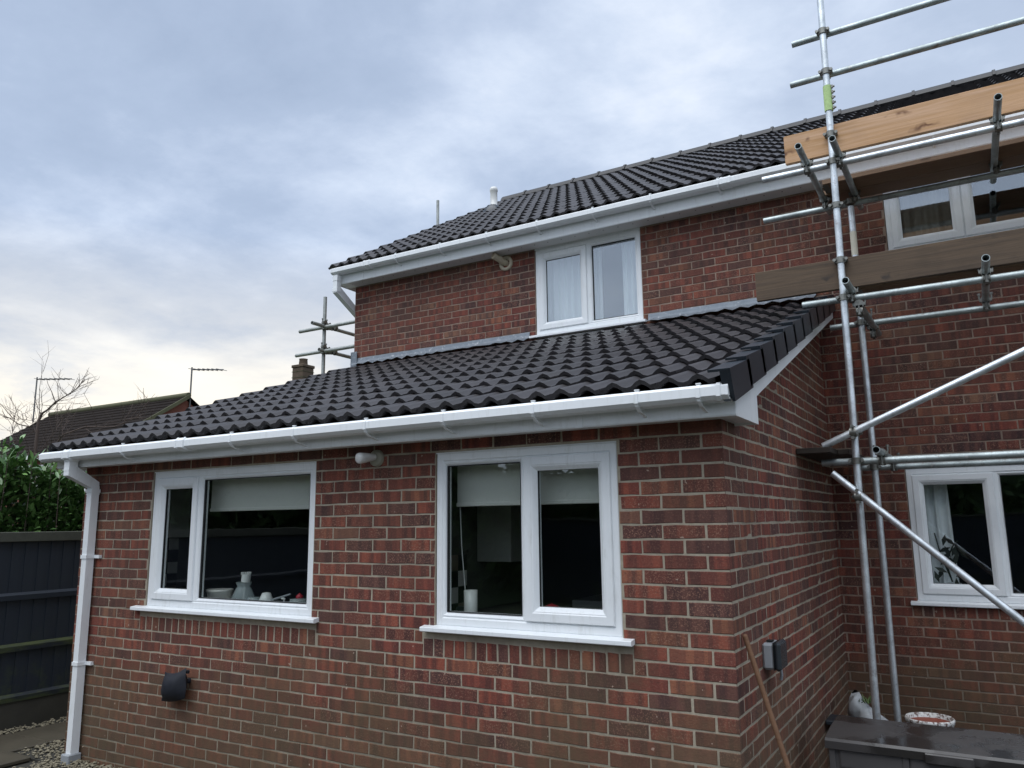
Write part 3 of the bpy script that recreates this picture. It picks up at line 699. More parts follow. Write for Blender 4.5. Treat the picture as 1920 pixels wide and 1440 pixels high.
k = 1.026
gutter(ext, -6.62, -.968, 3.565, .622, [x*k for x in (-1.07, -1.371, -1.939, -2.506, -3.061, -3.646, -4.221, -5.395)], [-4.73*k, -6.05*k-.05], .0022)
e = MB(); e.prism([(3.577, .6265), (3.560, .611), (3.560, .561), (3.584, .542), (3.652, .538), (3.682, .562), (3.682, .622)], 0, -1.012, -.992, za=.006, zb=.006); e.obj('gutter_stop_end', M['pvc'], ext)
k = 1.012
gutter(house, -6.55, XE+.05, 6.78, 3.088, [x*k for x in (-1.777, -2.424, -3.024, -3.654, -4.27, -4.877, -5.5, -.05, .75, 1.5, 2.3)], [-5.93*k, -1.74*k+.03], 0.0)
def square_pipe(mb, pts, wx, wy):
    """square section swept down a polyline in the YZ plane at fixed x"""
    pr = []
    for i, p in enumerate(pts):
        a = Vector(pts[max(i-1, 0)]); b = Vector(pts[min(i+1, len(pts)-1)]); d = (b-a).normalized(); s = Vector((1, 0, 0)); n = d.cross(s).normalized()
        k2 = 1.0
        if 0 < i < len(pts)-1:
            d0 = (Vector(p)-a).normalized(); k2 = 1/max(.3, d0.dot(d))
        pr.append([Vector(p)+s*sx*wx/2+n*sy*wy/2*k2 for sx, sy in ((-1, -1), (1, -1), (1, 1), (-1, 1))])
    for A, Bq in zip(pr, pr[1:]): mb.add(A+Bq, [(i, (i+1) % 4, 4+(i+1) % 4, 4+i) for i in range(4)])
    mb.add(pr[0], [(3, 2, 1, 0)]); mb.add(pr[-1], [(0, 1, 2, 3)])
PX = -6.268
m = MB(); m.box((PX-.0325, 3.7925, -1.715), (PX+.0325, 3.8575, .338)); dp = m.obj('downpipe', M['pvc'], ext)
m = MB(); square_pipe(m, [(PX, 3.624, .545), (PX, 3.624, .452), (PX, 3.825, .345), (PX, 3.825, .27)], .071, .071); m.obj('swan_neck', M['pvc'], dp)
m = MB(); m.box((PX-.037, 3.5865, .455), (PX+.037, 3.662, .470)); m.prism([(PX-.038, 3.584), (PX+.038, 3.584), (PX+.038, 3.664), (PX-.038, 3.664)], 2, .53, .55); m.obj('outlet', M['pvc'], dp)
for z in (-.226, -1.05, .30):
    m = MB(); m.box((PX-.039, 3.786, z-.014), (PX+.039, 3.864, z+.014))
    if z < .2: m.box((PX+.0391, 3.852, z-.012), (PX+.105, 3.878, z+.012)); m.box((PX-.085, 3.852, z-.012), (PX-.0391, 3.878, z+.012))
    m.obj('pipe_clip', M['pvc'], dp)
m = MB(); m.bbox((PX-.05, 3.765, -1.80), (PX+.05, 3.872, -1.7155), .006); m.obj('drain_adaptor', M['grey_plastic'], dp)
m = MB(); square_pipe(m, [(-6.505, 6.835, 2.998), (-6.505, 6.835, 2.82), (-6.520, 7.42, 2.49), (-6.520, 7.42, 2.2), (-6.52, 7.42, -1.8)], .066, .066); dp2 = m.obj('downpipe', M['pvc'], house)
m = MB(); m.box((-6.543, 6.798, 2.795), (-6.467, 6.872, 2.84)); m.box((-6.543, 6.798, 2.93), (-6.467, 6.872, 3.0)); m.obj('pipe_socket', M['pvc'], dp2)

# ------------------------------------------------------------------ lead flashing
def lead(x0, x1, zt=2.005):
    m = MB(); n = max(3, int((x1-x0)/.07)); rows = []
    for i in range(n+1):
        x = x0+(x1-x0)*i/n; wv = .006*sin(x*43)+rng.uniform(-.004, .004)
        rows.append([(x, YB-.012, zt+rng.uniform(-.002, .002)), (x, YB-.018-rng.uniform(0, .003), zt-.03), (x, YB-.024, 1.945+wv*.4), (x, YB-.09, 1.925+wv), (x, YB-.15, 1.898+wv*1.6)])
    for a, b in zip(rows, rows[1:]): m.add(a+b, [(j, 5+j, 6+j, j+1) for j in range(4)], 0, True)
    a = [(x0, YB-.012, zt), (x1, YB-.012, zt), (x1, YB, zt), (x0, YB, zt)]; m.add(a, [(0, 1, 2, 3)])
    m.obj('lead_flashing', M['lead'], house)
for a, b in ((-6.40, -5.301), (-5.309, -3.975), (-2.64, -2.268), (-2.276, -1.08)): lead(a, b)
m = MB(); m.bbox((-6.475, YB-.035, 1.90), (-6.385, YB-.026, 2.085), .003); m.bbox((-6.486, YB-.034, 1.90), (-6.4761, YB+.08, 2.085), .003); m.obj('lead_corner', M['lead'], house)

# ------------------------------------------------------------------ small fittings on the house
m = MB(); m.lathe((-5.96*1.0, 9.6, 4.70), [(.085, 0), (.075, .03), (.055, .05), (.055, .29), (.062, .30), (.062, .335), (.05, .36), (.0, .37)], 16); vp = m.obj('vent_pipe', M['lamp'], house)
m = MB(); m.lathe((-5.96, 9.58, 4.60), [(.17, 0), (.16, .06), (.10, .13), (.07, .16)], 14); m.obj('vent_collar', M['verge'], vp)
fl = thing('flue_terminal', 'stained cream broken flue pipe poking out of a round collar under the upper eaves', 'flue', (-4.27, YB, 2.83))
m = MB(); m.lathe((-4.262, YB, 2.822), [(.040, .0), (.082, .0), (.086, .012), (.078, .026), (.055, .030), (.045, .01)], 20, (0, -1, 0)); m.obj('collar', M['flue'], fl)
m = MB(); m.tube((-4.262, YB+.02, 2.825), (-4.335, YB-.16, 2.885), .036, 16, .034, .027); 
for i in range(9): q = i/9; m.tube((-4.262-.073*q, YB+.02-.18*q, 2.825+.06*q), (-4.262-.073*q-.003, YB+.02-.18*q-.008, 2.825+.06*q+.003), .039, 14)
m.obj('pipe', M['flue'], fl)
la = thing('wall_light', 'white cylinder spotlight on a round cream wall plate between the kitchen windows', 'wall light', (-3.30, YW, .42))
m = MB(); m.lathe((-3.298, YW-.002, .418), [(.0, .026), (.044, .026), (.052, .020), (.054, .0)], 24, (0, -1, 0)); m.obj('wall_plate', M['lamp_base'], la)
m = MB(); m.lathe((-3.300, YW-.03, .424), [(.020, 0), (.023, .02), (.027, .05), (.032, .08), (.035, .115), (.032, .13), (.022, .136), (0, .138)], 22, (-.16, -.9, -.10)); m.obj('lamp_head', M['lamp'], la)
so = thing('outdoor_socket', 'grey weatherproof socket box with dark lid on the side brick wall', 'socket', (XR, 4.47, -.71))
m = MB(); m.bbox((XR+.002, 4.385, -.775), (XR+.060, 4.545, -.640), .012); m.obj('back_box', M['grey_plastic'], so)
m = MB(); m.bbox((XR+.062, 4.380, -.780), (XR+.098, 4.552, -.632), .014); m.obj('lid', M['lid_plastic'], so)
m = MB(); m.box((XR+.0601, 4.383, -.778), (XR+.0619, 4.549, -.637)); m.box((XR+.02, 4.42, -.637), (XR+.05, 4.47, -.630)); m.obj('seal', M['black'], so)
m = MB(); m.path([(XR+.075, 4.47, -.775), (XR+.077, 4.475, -.81), (XR+.07, 4.48, -.835)], .008, 8); m.obj('cable_entry', M['grey_plastic'], so)
# insulated tap cover: a tied padded bag on the wall
def bag_shape():
    m = MB(); nx, nz = 9, 8; W, Hh = .245, .20
    for s in (-1, 1):
        vs = []
        for j in range(nz):
            for i in range(nx):
                a, b = i/(nx-1)*2-1, j/(nz-1)*2-1
                puff = (1-abs(a)**3)*(1-abs(b)**3)
                pinch = 1-.10*(1-b*b)*0 - .10*(1-a*a)*(1 if b > 0 else -.2)
                x = a*W/2*(1-.05*(b)); z = b*Hh/2*pinch+.014*a*a*(1 if b > 0 else .9)+.022*a
                vs.append((-5.075+x, YW-.07+s*(-.062)*puff+.004*sin(9*a+5*b), -1.115+z))
        fs = [(j*nx+i, j*nx+i+1, (j+1)*nx+i+1, (j+1)*nx+i) for j in range(nz-1) for i in range(nx-1)]
        m.add(vs, fs if s > 0 else [q[::-1] for q in fs], 0, True)
    return m
bg_ = thing('tap_cover', 'navy padded outdoor tap cover hanging on the brick wall below the left window', 'tap cover', (-5.075, YW, -1.115))
bag_shape().obj('bag', M['navy'], bg_)
m = MB(); m.tube((-5.0, YW, -1.08), (-5.0, YW-.05, -1.08), .018, 10); m.tube((-4.965, YW-.05, -1.02), (-4.962, YW-.05, -1.0), .012, 8); m.obj('tie', M['navy'], bg_)

# ------------------------------------------------------------------ scaffold
TR = .02415
def coupler_mesh():
    m = MB(); m.tube((0, 0, -.022), (0, 0, .022), .033, 14); m.tube((-.022, .050, 0), (.022, .050, 0), .033, 14)
    m.box((-.022, .012, -.022), (.022, .042, .022))
    for sx in (-1, 1): m.tube((sx*.040, -.02, 0), (sx*.040, .034, 0), .007, 6); m.tube((sx*.040, -.032, 0), (sx*.040, -.018, 0), .012, 6); m.box((sx*.03-.012, -.012, -.016), (sx*.03+.012, .012, .016))
    for sz in (-1, 1): m.tube((0, .062, sz*.040), (0, .095, sz*.040), .007, 6); m.tube((0, .09, sz*.04), (0, .105, sz*.04), .012, 6); m.box((-.016, .04, sz*.03-.012), (.016, .062, sz*.03+.012))
    return m.mesh('coupler', M['fitting'], False)
CM = coupler_mesh()
def scaf_tube(name, par, a, b, mat='tube', r=TR):
    m = MB(); m.tube(a, b, r, 16, ri=r-.004); return m.obj(name, M[mat], par)
def coupler(par, p, rot=(0, 0, 0)):
    return inst('coupler', CM, par, Matrix.Translation(p) @ Matrix.Rotation(rot[2], 4, 'Z') @ Matrix.Rotation(rot[1], 4, 'Y') @ Matrix.Rotation(rot[0], 4, 'X'))
sc = thing('scaffold', 'galvanised tube scaffold standing against the back wall at the right', 'scaffold', (.4, 6.3, -1.8))
YO, YI, XS = 5.85, 6.65, -.700
scaf_tube('standard', sc, (-.738, YO, -1.79), (-.680, YO, 4.60)); scaf_tube('standard', sc, (-.692, YI, -1.79), (-.690, YI, 2.52), 'tube')
for x in (1.45, ): scaf_tube('standard', sc, (x, YO, -1.79), (x, YO, 4.60)); scaf_tube('standard', sc, (x, YI, -1.79), (x, YI, 2.52), 'tube_dull')
YL, YLI = YO+.050, YI+.050
xo = lambda z: -.738+.058*(z+1.79)/6.39
for xl, z, mt in ((-.922, 3.635, 'tube_dull'), (-.958, 3.303, 'tube_dull')): scaf_tube('guard_rail', sc, (xl, YL, z), (2.6, YL, z), mt); coupler(sc, (xo(z), YO, z))
for xl, z, mt in ((-1.216, 2.586, 'tube'), (-.996, 1.552, 'tube_dull'), (-.95, .392, 'tube_dull')): scaf_tube('ledger', sc, (xl, YL, z), (2.6, YL, z), mt); coupler(sc, (xo(z), YO, z))
for xl, z, mt in ((-1.396, 2.562, 'tube_dull'), (-.930, 1.540, 'tube_dull'), (-.82, .392, 'tube_dull')): scaf_tube('ledger', sc, (xl, YLI, z), (2.6, YLI, z), mt); coupler(sc, (-.692, YI, z))
coupler(sc, (xo(2.24), YO, 2.245)); coupler(sc, (xo(1.83), YO, 1.83)); coupler(sc, (xo(2.78), YO, 2.80))
trs = [(-.885, -.895, 5.56, 7.0, 2.635), (-.657, -.65, 5.57, 7.02, 2.635), (.340, .325, 5.55, 7.02, 2.637), (-.655, -.652, 5.58, 7.05, 1.600), (.168, .168, 5.57, 6.80, 1.602), (-.562, -.56, 5.58, 7.0, .441), (.95, .95, 5.6, 6.9, .441), (-.615, -.60, 5.93, 6.95, 1.498)]
for xa, xb, ya, yb_, z in trs:
    scaf_tube('transom', sc, (xa, ya, z), (xb, yb_, z), 'tube_dull')
    for yy in (YL, YLI): coupler(sc, (xa, yy, z-.05), (pi/2, 0, pi/2))
scaf_tube('brace', sc, (-.918, 5.795, .500), (1.35, 5.795, 1.470), 'tube'); scaf_tube('brace', sc, (-.872, 5.795, .312), (1.25, 5.795, -1.655), 'tube')
for z in (.585, .150): coupler(sc, (xo(z), YO, z), (0, 0, pi))
m = MB(); m.tube((-.6935, YO, 2.985), (-.692, YO, 3.185), .0305, 18)
m.obj('sleeve', M['tag'], sc)
m = MB()
for i in range(5): m.tube((-.655, YO-.012, 3.0+i*.042), (-.640, YO-.012, 3.0+i*.042), .008, 6); m.box((-.664, YO-.02, 2.99+i*.042), (-.652, YO, 3.012+i*.042))
m.obj('sleeve_bolts', M['fitting'], sc)
m = MB(); m.tube((-.6905, YI, 2.10), (-.6903, YI, 2.30), .0252, 16); m.obj('tape_band', M['tape'], sc)
for x, y in ((-.738, YO), (-.692, YI)): m = MB(); m.box((x-.075, y-.075, -1.80), (x+.075, y+.075, -1.792)); m.obj('base_plate', M['fitting'], sc)
def board(name, a, b, mat, label, cat, group=None, hoop=None):
    o = thing(name, label, cat, (a[0], a[1], a[2]), group)
    m = MB(); m.bbox(a, b, .003); m.obj('plank', M[mat], o)
    h = MB()
    if hoop == 'flat': h.box((a[0]-.0015, a[1]+.02, a[2]-.0012), (a[0]+.04, b[1]-.02, a[2]-.0001)); h.box((a[0]-.0016, a[1]+.02, a[2]-.0012), (a[0]-.0001, b[1]-.02, b[2]))
    else: h.box((a[0]-.0016, a[1]+.004, a[2]+.02), (a[0]-.0001, b[1]-.004, b[2]-.02)); h.box((b[0]+.0001, a[1]+.004, a[2]+.02), (b[0]+.0016, b[1]-.004, b[2]-.02))
    h.obj('end_hoop', M['wood_dark'] if hoop != 'flat' else M['fitting'], o); return o
board('toe_board', (-1.035, YO+.028, 2.6625), (2.5, YO+.066, 2.8875), 'wood_new', 'pale new pine toe board on edge below the roof gutter', 'toe board', 'scaffold toe boards')
board('toe_board', (-1.318, YO+.028, 1.628), (2.5, YO+.066, 1.853), 'wood_old', 'weathered grey-brown toe board on edge above the lean-to roof', 'toe board', 'scaffold toe boards')
board('scaffold_board', (-.86, 6.415, 2.661), (2.5, 6.640, 2.699), 'wood_dark', 'outer of the two brown boards seen from below on the upper lift', 'scaffold board', 'scaffold boards', 'flat')
board('scaffold_board', (-.93, 6.646, 2.661), (2.5, 6.870, 2.699), 'wood_dark', 'inner brown board nearest the house on the upper lift', 'scaffold board', 'scaffold boards', 'flat')
board('scaffold_board', (-.64, 5.965, 1.628), (2.5, 6.190, 1.666), 'wood_dark', 'brown board lying flat behind the weathered toe board', 'scaffold board', 'scaffold boards', 'flat')
b4 = thing('scaffold_board', 'short dark board end on the lowest lift against the side wall', 'scaffold board', (-.95, 5.66, .446), 'scaffold boards')
m = MB(); m.bbox((-1.075, 5.66, .446), (-.850, 7.06, .484), .003); m.bbox((-.845, 5.92, .446), (-.765, 7.06, .484), .003); m.obj('plank', M['wood_black'], b4)
m = MB(); m.box((-1.06, 5.6583, .448), (-.865, 5.6598, .482)); m.obj('end_hoop', M['wood_black'], b4)

# scaffold up the gable end, far left
s2 = thing('gable_scaffold', 'dull tube scaffold rising beside the left gable behind the lean-to roof', 'scaffold', (-7.3, 8.5, -1.8))
GX, GY = -7.28, 7.438
scaf_tube('standard', s2, (GX, GY, -1.79), (GX, GY, 3.004), 'tube_far', .024)
for zl, y0, zt, x0 in ((2.585, 7.161, 2.572, -7.680), (2.257, 7.300, 2.248, -7.734)):
    scaf_tube('ledger', s2, (GX+.05, y0, zl), (GX+.05, 12.5, zl), 'tube_far'); scaf_tube('transom', s2, (x0, GY-.05, zt), (-6.50, GY-.05, zt), 'tube_far')
    coupler(s2, (GX, GY, zl), (0, 0, -pi/2)); coupler(s2, (GX+.05, GY-.05, .5*(zl+zt)), (pi/2, 0, 0)); coupler(s2, (GX+.05, GY+.1, zl), (0, 0, -pi/2))
scaf_tube('standard', s2, (GX, 9.965, -1.79), (GX, 9.965, 5.288), 'tube_far', .024)

# ------------------------------------------------------------------ things by the back wall, right
bx = thing('storage_box', 'dark grey resin garden storage box with a wet lid at the scaffold foot', 'storage box', (-.32, 5.17, -1.8))
X0, X1, Y0, Y1 = -.885, .245, 4.93, 5.40
m = MB(); m.box((X0+.02, Y0+.02, -1.79), (X1-.02, Y1-.02, -1.235)); m.obj('body', M['box'], bx)
for i in range(3):
    xa = X0+.055+i*.355; xb_ = xa+.325
    for z0_, z1_ in ((-1.775, -1.64), (-1.625, -1.50), (-1.485, -1.375), (-1.362, -1.262)):
        m = MB(); m.ring(xa, xb_, z0_, z1_, [(0, Y0+.0199), (.002, Y0+.010), (.010, Y0+.007), (.0101, Y0+.007)]); m.add([(xa+.01, Y0+.007, z0_+.01), (xb_-.01, Y0+.007, z0_+.01), (xb_-.01, Y0+.007, z1_-.01), (xa+.01, Y0+.007, z1_-.01)], [(0, 1, 2, 3)])
        m.obj('panel', M['box'], bx)
for xx in (X0+.018, X0+.39, X0+.745, X1-.05):
    m = MB(); m.bbox((xx-.016, Y0+.004, -1.79), (xx+.016, Y0+.0195, -1.24), .003); m.obj('stile', M['box'], bx)
m = MB(); m.prism([(Y0-.012, -1.262), (Y0-.012, -1.222), (Y0-.002, -1.208), (Y0+.20, -1.192), (Y1+.0, -1.186), (Y1+.01, -1.2), (Y1+.01, -1.234), (Y0+.0, -1.234), (Y0+.0, -1.262)], 0, X0-.012, X1+.012); m.obj('lid', M['lid'], bx)
m = MB(); m.bbox((-.40, Y0-.030, -1.275), (-.17, Y0-.0125, -1.222), .006); m.obj('handle', M['lid'], bx)
tub = thing('paint_tub', 'round splashed white tub of rust-red paint behind the storage box', 'tub', (-.43, 5.95, -1.8))
C = (-.430, 5.93, -1.8)
m = MB(); m.lathe(C, [(0, .02), (.105, 0), (.11, .01), (.135, .51), (.143, .515), (.145, .535), (.140, .545), (.132, .542), (.130, .50)], 28); m.obj('tub', M['splash'], tub)
m = MB(); m.lathe(C, [(.1315, .515), (.08, .505), (0, .505)], 28); m.obj('paint', M['terracotta'], tub)
sk = thing('rubble_sack', 'crumpled white plastic sack behind the scaffold pole in the corner', 'sack', (-.80, 6.2, -1.8))
from mathutils import noise as mnoise
m = MB(); NX, NZ = 26, 18; vs = []
for j in range(NZ):
    for i in range(NX):
        a = 2*pi*i/NX; h = j/(NZ-1); r = .175*(1-.18*h) if h < .72 else .152*(1-((h-.72)/.28)**1.6*.72)
        w_ = mnoise.turbulence_vector(Vector((cos(a)*1.3, sin(a)*1.3, h*3.1)), 3, False)
        vs.append((-.745+r*1.05*cos(a)-.11*h*h+.055*w_.x, 6.29+r*.75*sin(a)+.05*w_.y, -1.79+(.50-.075*cos(a))*h+.05*w_.z*h))
m.add(vs, [(j*NX+i, j*NX+(i+1) % NX, (j+1)*NX+(i+1) % NX, (j+1)*NX+i) for j in range(NZ-1) for i in range(NX)]+[tuple((NZ-1)*NX+i for i in range(NX))], 0, True); m.obj('sack', M['sack'], sk)
m = MB()
for _ in range(40):
    a = rng.uniform(0, 6.3); b0 = Vector((-.87+rng.uniform(-.05, .05), 6.27+rng.uniform(-.05, .05), -1.27)); t = b0+Vector((cos(a)*.05, sin(a)*.05, rng.uniform(.02, .07))); s = Vector((-sin(a), cos(a), 0))*.006
    m.add([b0-s, b0+s, t], [(0, 1, 2)])
m.obj('weeds', M['grass_blade'], sk, kind='stuff')
tr_ = thing('black_tray', 'black plastic tray leaning in the corner beside the white sack', 'tray', (-.93, 6.3, -1.8))
m = MB(); m.prism([(-1.07, -1.8), (-.86, -1.8), (-.85, -1.375), (-1.06, -1.355), (-1.06, -1.38), (-.87, -1.40), (-.88, -1.77), (-1.04, -1.77)], 1, 5.98, 6.16); m.obj('shell', M['verge'], tr_)
m = MB(); m.bbox((-1.075, 5.965, -1.382), (-.835, 6.175, -1.352), .006); m.obj('rim', M['verge'], tr_)
br = thing('broom', 'wooden tool handle leaning against the side wall by the corner', 'broom', (-.72, 4.02, -1.8))
m = MB(); a, b = Vector((-.735, 4.02, -1.745)), Vector((-1.058, 3.985, -.556)); m.tube(a, b, .0135, 12, .0125); m.lathe(b, [(.0125, 0), (.011, .008), (0, .012)], 12, b-a); m.obj('handle', M['handle'], br)
m = MB(); m.bbox((-.90, 3.99, -1.76), (-.57, 4.05, -1.71), .01); m.obj('head', M['handle'], br)
m = MB()
for _ in range(160):
    x = rng.uniform(-.88, -.59); y = rng.uniform(4.0, 4.04); m.tube((x, y, -1.76), (x+rng.uniform(-.01, .01), y+rng.uniform(-.02, .02), -1.799), .002, 3)
m.obj('bristles', M['wood_dark'], br, kind='stuff')

# ------------------------------------------------------------------ things behind the glass
def wall_thing(name, label, cat, loc, build, mats):
    o = thing(name, label, cat, loc)
    for nme, mb, mt in build: mb.obj(nme, M[mt], o)
    return o
def blind(x0, x1, zb_, label):
    o = thing('roller_blind', label, 'blind', (x0, 4.06, .42), 'roller blinds in the kitchen windows')
    m = MB(); m.box((x0, 4.060, zb_+.02), (x1, 4.063, .44)); m.obj('fabric', M['blind'], o)
    m = MB(); m.bbox((x0-.005, 4.052, zb_-.004), (x1+.005, 4.068, zb_+.020), .004); m.obj('bottom_bar', M['blind'], o)
    m = MB(); m.tube((x0-.02, 4.08, .455), (x1+.02, 4.08, .455), .022, 12); m.obj('roller', M['blind'], o)
blind(-5.10, -3.93, .118, 'cream roller blind half down in the left kitchen window'); blind(-2.805, -1.73, .108, 'cream roller blind half down in the right kitchen window')
# pull cord of the right blind
m = MB(); m.path([(-2.812, 4.10, .10), (-2.80, 4.10, -.15), (-2.775, 4.10, -.40)], .0035, 6); tag(m.obj('blind_cord', M['white_gloss']), 'beaded pull cord hanging at the left of the right kitchen window', 'cord')
for x0, x1, lb in ((-6.36, -3.80, 'left'), (-2.90, -1.25, 'right')):
    m = MB(); m.bbox((x0, YW+.075, -.640), (x1, 4.20, -.612), .004); m.obj('window_board', M['white_gloss'], ext)
# tiled reveal / partition and cupboards
par = MB(); par.box((-3.14, 4.20, -1.75), (-3.06, 5.3, .49)); par.obj('partition', M['room'], ext)
m = MB(); m.bbox((-3.055, 4.66, -.26), (-2.78, 4.95, .49), .004); tag(m.obj('wall_cupboard', M['cupboard']), 'white wall cupboard seen through the left pane of the right window', 'cupboard')
for j in range(5):
    for i in range(5):
        mt = 'dark_tile' if (i+j) % 2 else ('cream_tile' if j % 3 else 'grey_tile'); m = MB(); ya = 4.22+i*.105; za_ = -.62+j*.105
        m.box((-6.3795, ya, za_), (-6.372, ya+.10, za_+.10)); m.obj('wall_tile', M[mt], ext)
        if i < 3 and j < 4: m = MB(); m.box((-3.0595, ya, za_), (-3.052, ya+.10, za_+.10)); m.obj('wall_tile', M[mt], ext)
m = MB(); m.bbox((-6.37, 4.22, -.09), (-6.25, 4.75, .49), .004); tag(m.obj('wall_cabinet', M['white_gloss']), 'cream wall cabinet behind the narrow pane of the left window', 'cabinet')
ct = thing('kitchen_counter', 'dim pale counter across the room behind the right window', 'counter', (-2.1, 6.2, -1.75))
m = MB(); m.bbox((-2.95, 5.9, -.70), (-1.25, 6.5, -.62), .006); m.obj('worktop', M['white_gloss'], ct); m = MB(); m.box((-2.90, 5.95, -1.75), (-1.3, 6.45, -.705)); m.obj('carcass', M['grey_tile'], ct)
def jar(name, label, cat, c, prof, mt, extra=()):
    o = thing(name, label, cat, c); m = MB(); m.lathe(c, prof, 18); m.obj('body', M[mt], o)
    for nme, mb, m2 in extra: mb.obj(nme, M[m2], o)
ZS = -.612
M['clear'] = None
def clear_mat():
    m, t, b = new_mat('clear_glassware'); b.inputs['Base Color'].default_value = (.55, .62, .63, 1); b.inputs['Roughness'].default_value = .08; b.inputs['Alpha'].default_value = .42; return m
M['clear'] = clear_mat()
jar('plastic_bowl', 'pale green plastic tub on the left window board', 'tub', (-5.00, 4.10, ZS), [(.0, 0), (.075, 0), (.092, .13), (.098, .135), (.098, .15), (.09, .15), (.0, .13)], 'cream_tile')
brh = MB(); brh.tube((-4.72, 4.08, ZS+.02), (-4.70, 4.08, -.36), .006, 8); brh.tube((-4.70, 4.08, -.40), (-4.695, 4.08, -.345), .033, 14)
for i in range(14): a = i*2*pi/14; brh.tube((-4.70+.03*cos(a), 4.08+.03*sin(a), -.35), (-4.697+.034*cos(a), 4.08+.034*sin(a), -.330), .004, 4)
jar('glass_vase', 'clear glass vase holding a white washing-up brush on the left window board', 'vase', (-4.73, 4.09, ZS), [(.0, .004), (.06, .004), (.085, .04), (.085, .10), (.055, .165), (.045, .18), (.06, .21)], 'clear', [('brush', brh, 'white_gloss')])
jar('glass_tumbler', 'small clear tumbler beside the vase on the left window board', 'tumbler', (-4.585, 4.06, ZS), [(0, .003), (.035, .003), (.042, .11), (.040, .11)], 'clear')
mh = MB(); mh.path([(-4.44, 4.09, -.52), (-4.36, 4.10, -.50), (-4.27, 4.11, -.475)], .007, 8)
jar('white_jug', 'white jug with a long handle lying beside the tumbler', 'jug', (-4.49, 4.09, ZS+.02), [(0, 0), (.04, 0), (.055, .06), (.03, .12), (.0, .125)], 'white_gloss', [('handle', mh, 'grey_plastic')])
mp = MB(); mp.tube((-4.29, 4.07, -.55), (-4.29, 4.07, -.505), .006, 8); mp.path([(-4.31, 4.07, -.503), (-4.265, 4.05, -.503)], .008, 8)
jar('soap_pump', 'small white soap pump bottle on the left window board', 'pump bottle', (-4.29, 4.07, ZS), [(0, 0), (.024, 0), (.024, .055), (.012, .062)], 'white_gloss', [('pump', mp, 'white_gloss')])
mr = MB(); mr.lathe((-4.22, 4.15, -.50), [(0, -.03), (.025, -.01), (.027, .01), (.0, .032)], 12)
jar('storage_jar', 'round clear jar with a red stopper at the right end of the left window board', 'jar', (-4.16, 4.08, ZS), [(0, 0), (.085, 0), (.095, .04), (.08, .085), (.06, .10), (.06, .112), (.0, .112)], 'clear', [('stopper', mr, 'red')])
jar('paper_roll', 'white upright paper roll at the left of the right window', 'paper roll', (-2.735, 4.10, ZS), [(.02, 0), (.042, 0), (.042, .215), (.015, .215), (.015, .19)], 'white_gloss')
m = MB(); m.bbox((-2.84, 4.08, ZS), (-2.765, 4.13, ZS+.115), .012); tag(m.obj('black_clock', M['verge']), 'small black rounded clock at the bottom left of the right window', 'clock')
m = MB(); m.lathe((-2.19, 4.12, ZS+.10), [(0, -.10), (.04, -.08), (.04, -.03), (.055, .0), (.04, .04), (0, .055)], 16); tag(m.obj('red_bowl', M['red']), 'bright red rounded bowl behind the opening sash of the right window', 'bowl')
ch = thing('dining_chair', 'dark round-backed chair behind the right kitchen window', 'chair', (-2.4, 4.9, -1.75))
m = MB(); pts = [(-2.68+.56*i/10, 4.85, -.85+.20*sin(pi*i/10)) for i in range(11)]; m.path(pts, .022, 8); 
for i in (2, 4, 6, 8): m.tube(pts[i], (pts[i][0], 4.9, -1.32), .012, 6)
m.obj('backrest', M['verge'], ch); m = MB(); m.bbox((-2.66, 4.86, -1.34), (-2.14, 5.3, -1.30), .01); m.obj('seat', M['verge'], ch)
for x, y in ((-2.63, 4.9), (-2.17, 4.9), (-2.63, 5.26), (-2.17, 5.26)): m = MB(); m.tube((x, y, -1.75), (x, y, -1.34), .016, 8); m.obj('leg', M['verge'], ch)
def curtain(x0, x1, z0, z1, y, folds, mt, label, sweep=0.0, amp=.02):
    m = MB(); n = folds*8; vs = []
    for zz, k3 in ((z0, 0), (.5*(z0+z1), .5), (z1, 1)):
        for i in range(n+1):
            t = i/n; x = x0+(x1-x0)*t; x += sweep*(1-k3)*(t); vs.append((x, y+amp*sin(t*folds*2*pi)+.006*sin(t*31), zz))
    m.add(vs, [(r*(n+1)+i, r*(n+1)+i+1, (r+1)*(n+1)+i+1, (r+1)*(n+1)+i) for r in range(2) for i in range(n)], 0, True)
    tag(m.obj('curtain', M[mt]), label, 'curtain', 'curtains in the house windows')
curtain(-3.90, -3.20, 1.9, 2.88, 7.30, 9, 'curtain', 'white net curtain drawn across the left light of the upper middle window')
curtain(-2.96, -2.62, 1.9, 2.88, 7.28, 5, 'curtain', 'narrow white net curtain at the right edge of the upper middle window', .02)
curtain(-.50, .02, 2.1, 2.85, 7.33, 6, 'curtain_beige', 'beige curtain in the left light of the upper window behind the scaffold')
curtain(-.46, -.24, -.68, .36, 7.32, 3, 'curtain', 'pale tied-back curtain in the ground floor window at the right', .02)
pl = thing('pot_plant', 'dark orchid plant with twisted stems behind the ground floor right window', 'plant', (-.27, 7.27, -.62))
m = MB(); m.lathe((-.27, 7.28, -.63), [(0, 0), (.05, 0), (.065, .12), (.06, .12), (0, .10)], 14); m.obj('pot', M['grey_plastic'], pl)
m = MB(); m.path([(-.27, 7.28, -.5), (-.30, 7.26, -.35), (-.24, 7.26, -.22), (-.20, 7.26, -.18)], .006, 6); m.path([(-.27, 7.28, -.5), (-.33, 7.26, -.3), (-.36, 7.26, -.12)], .005, 6)
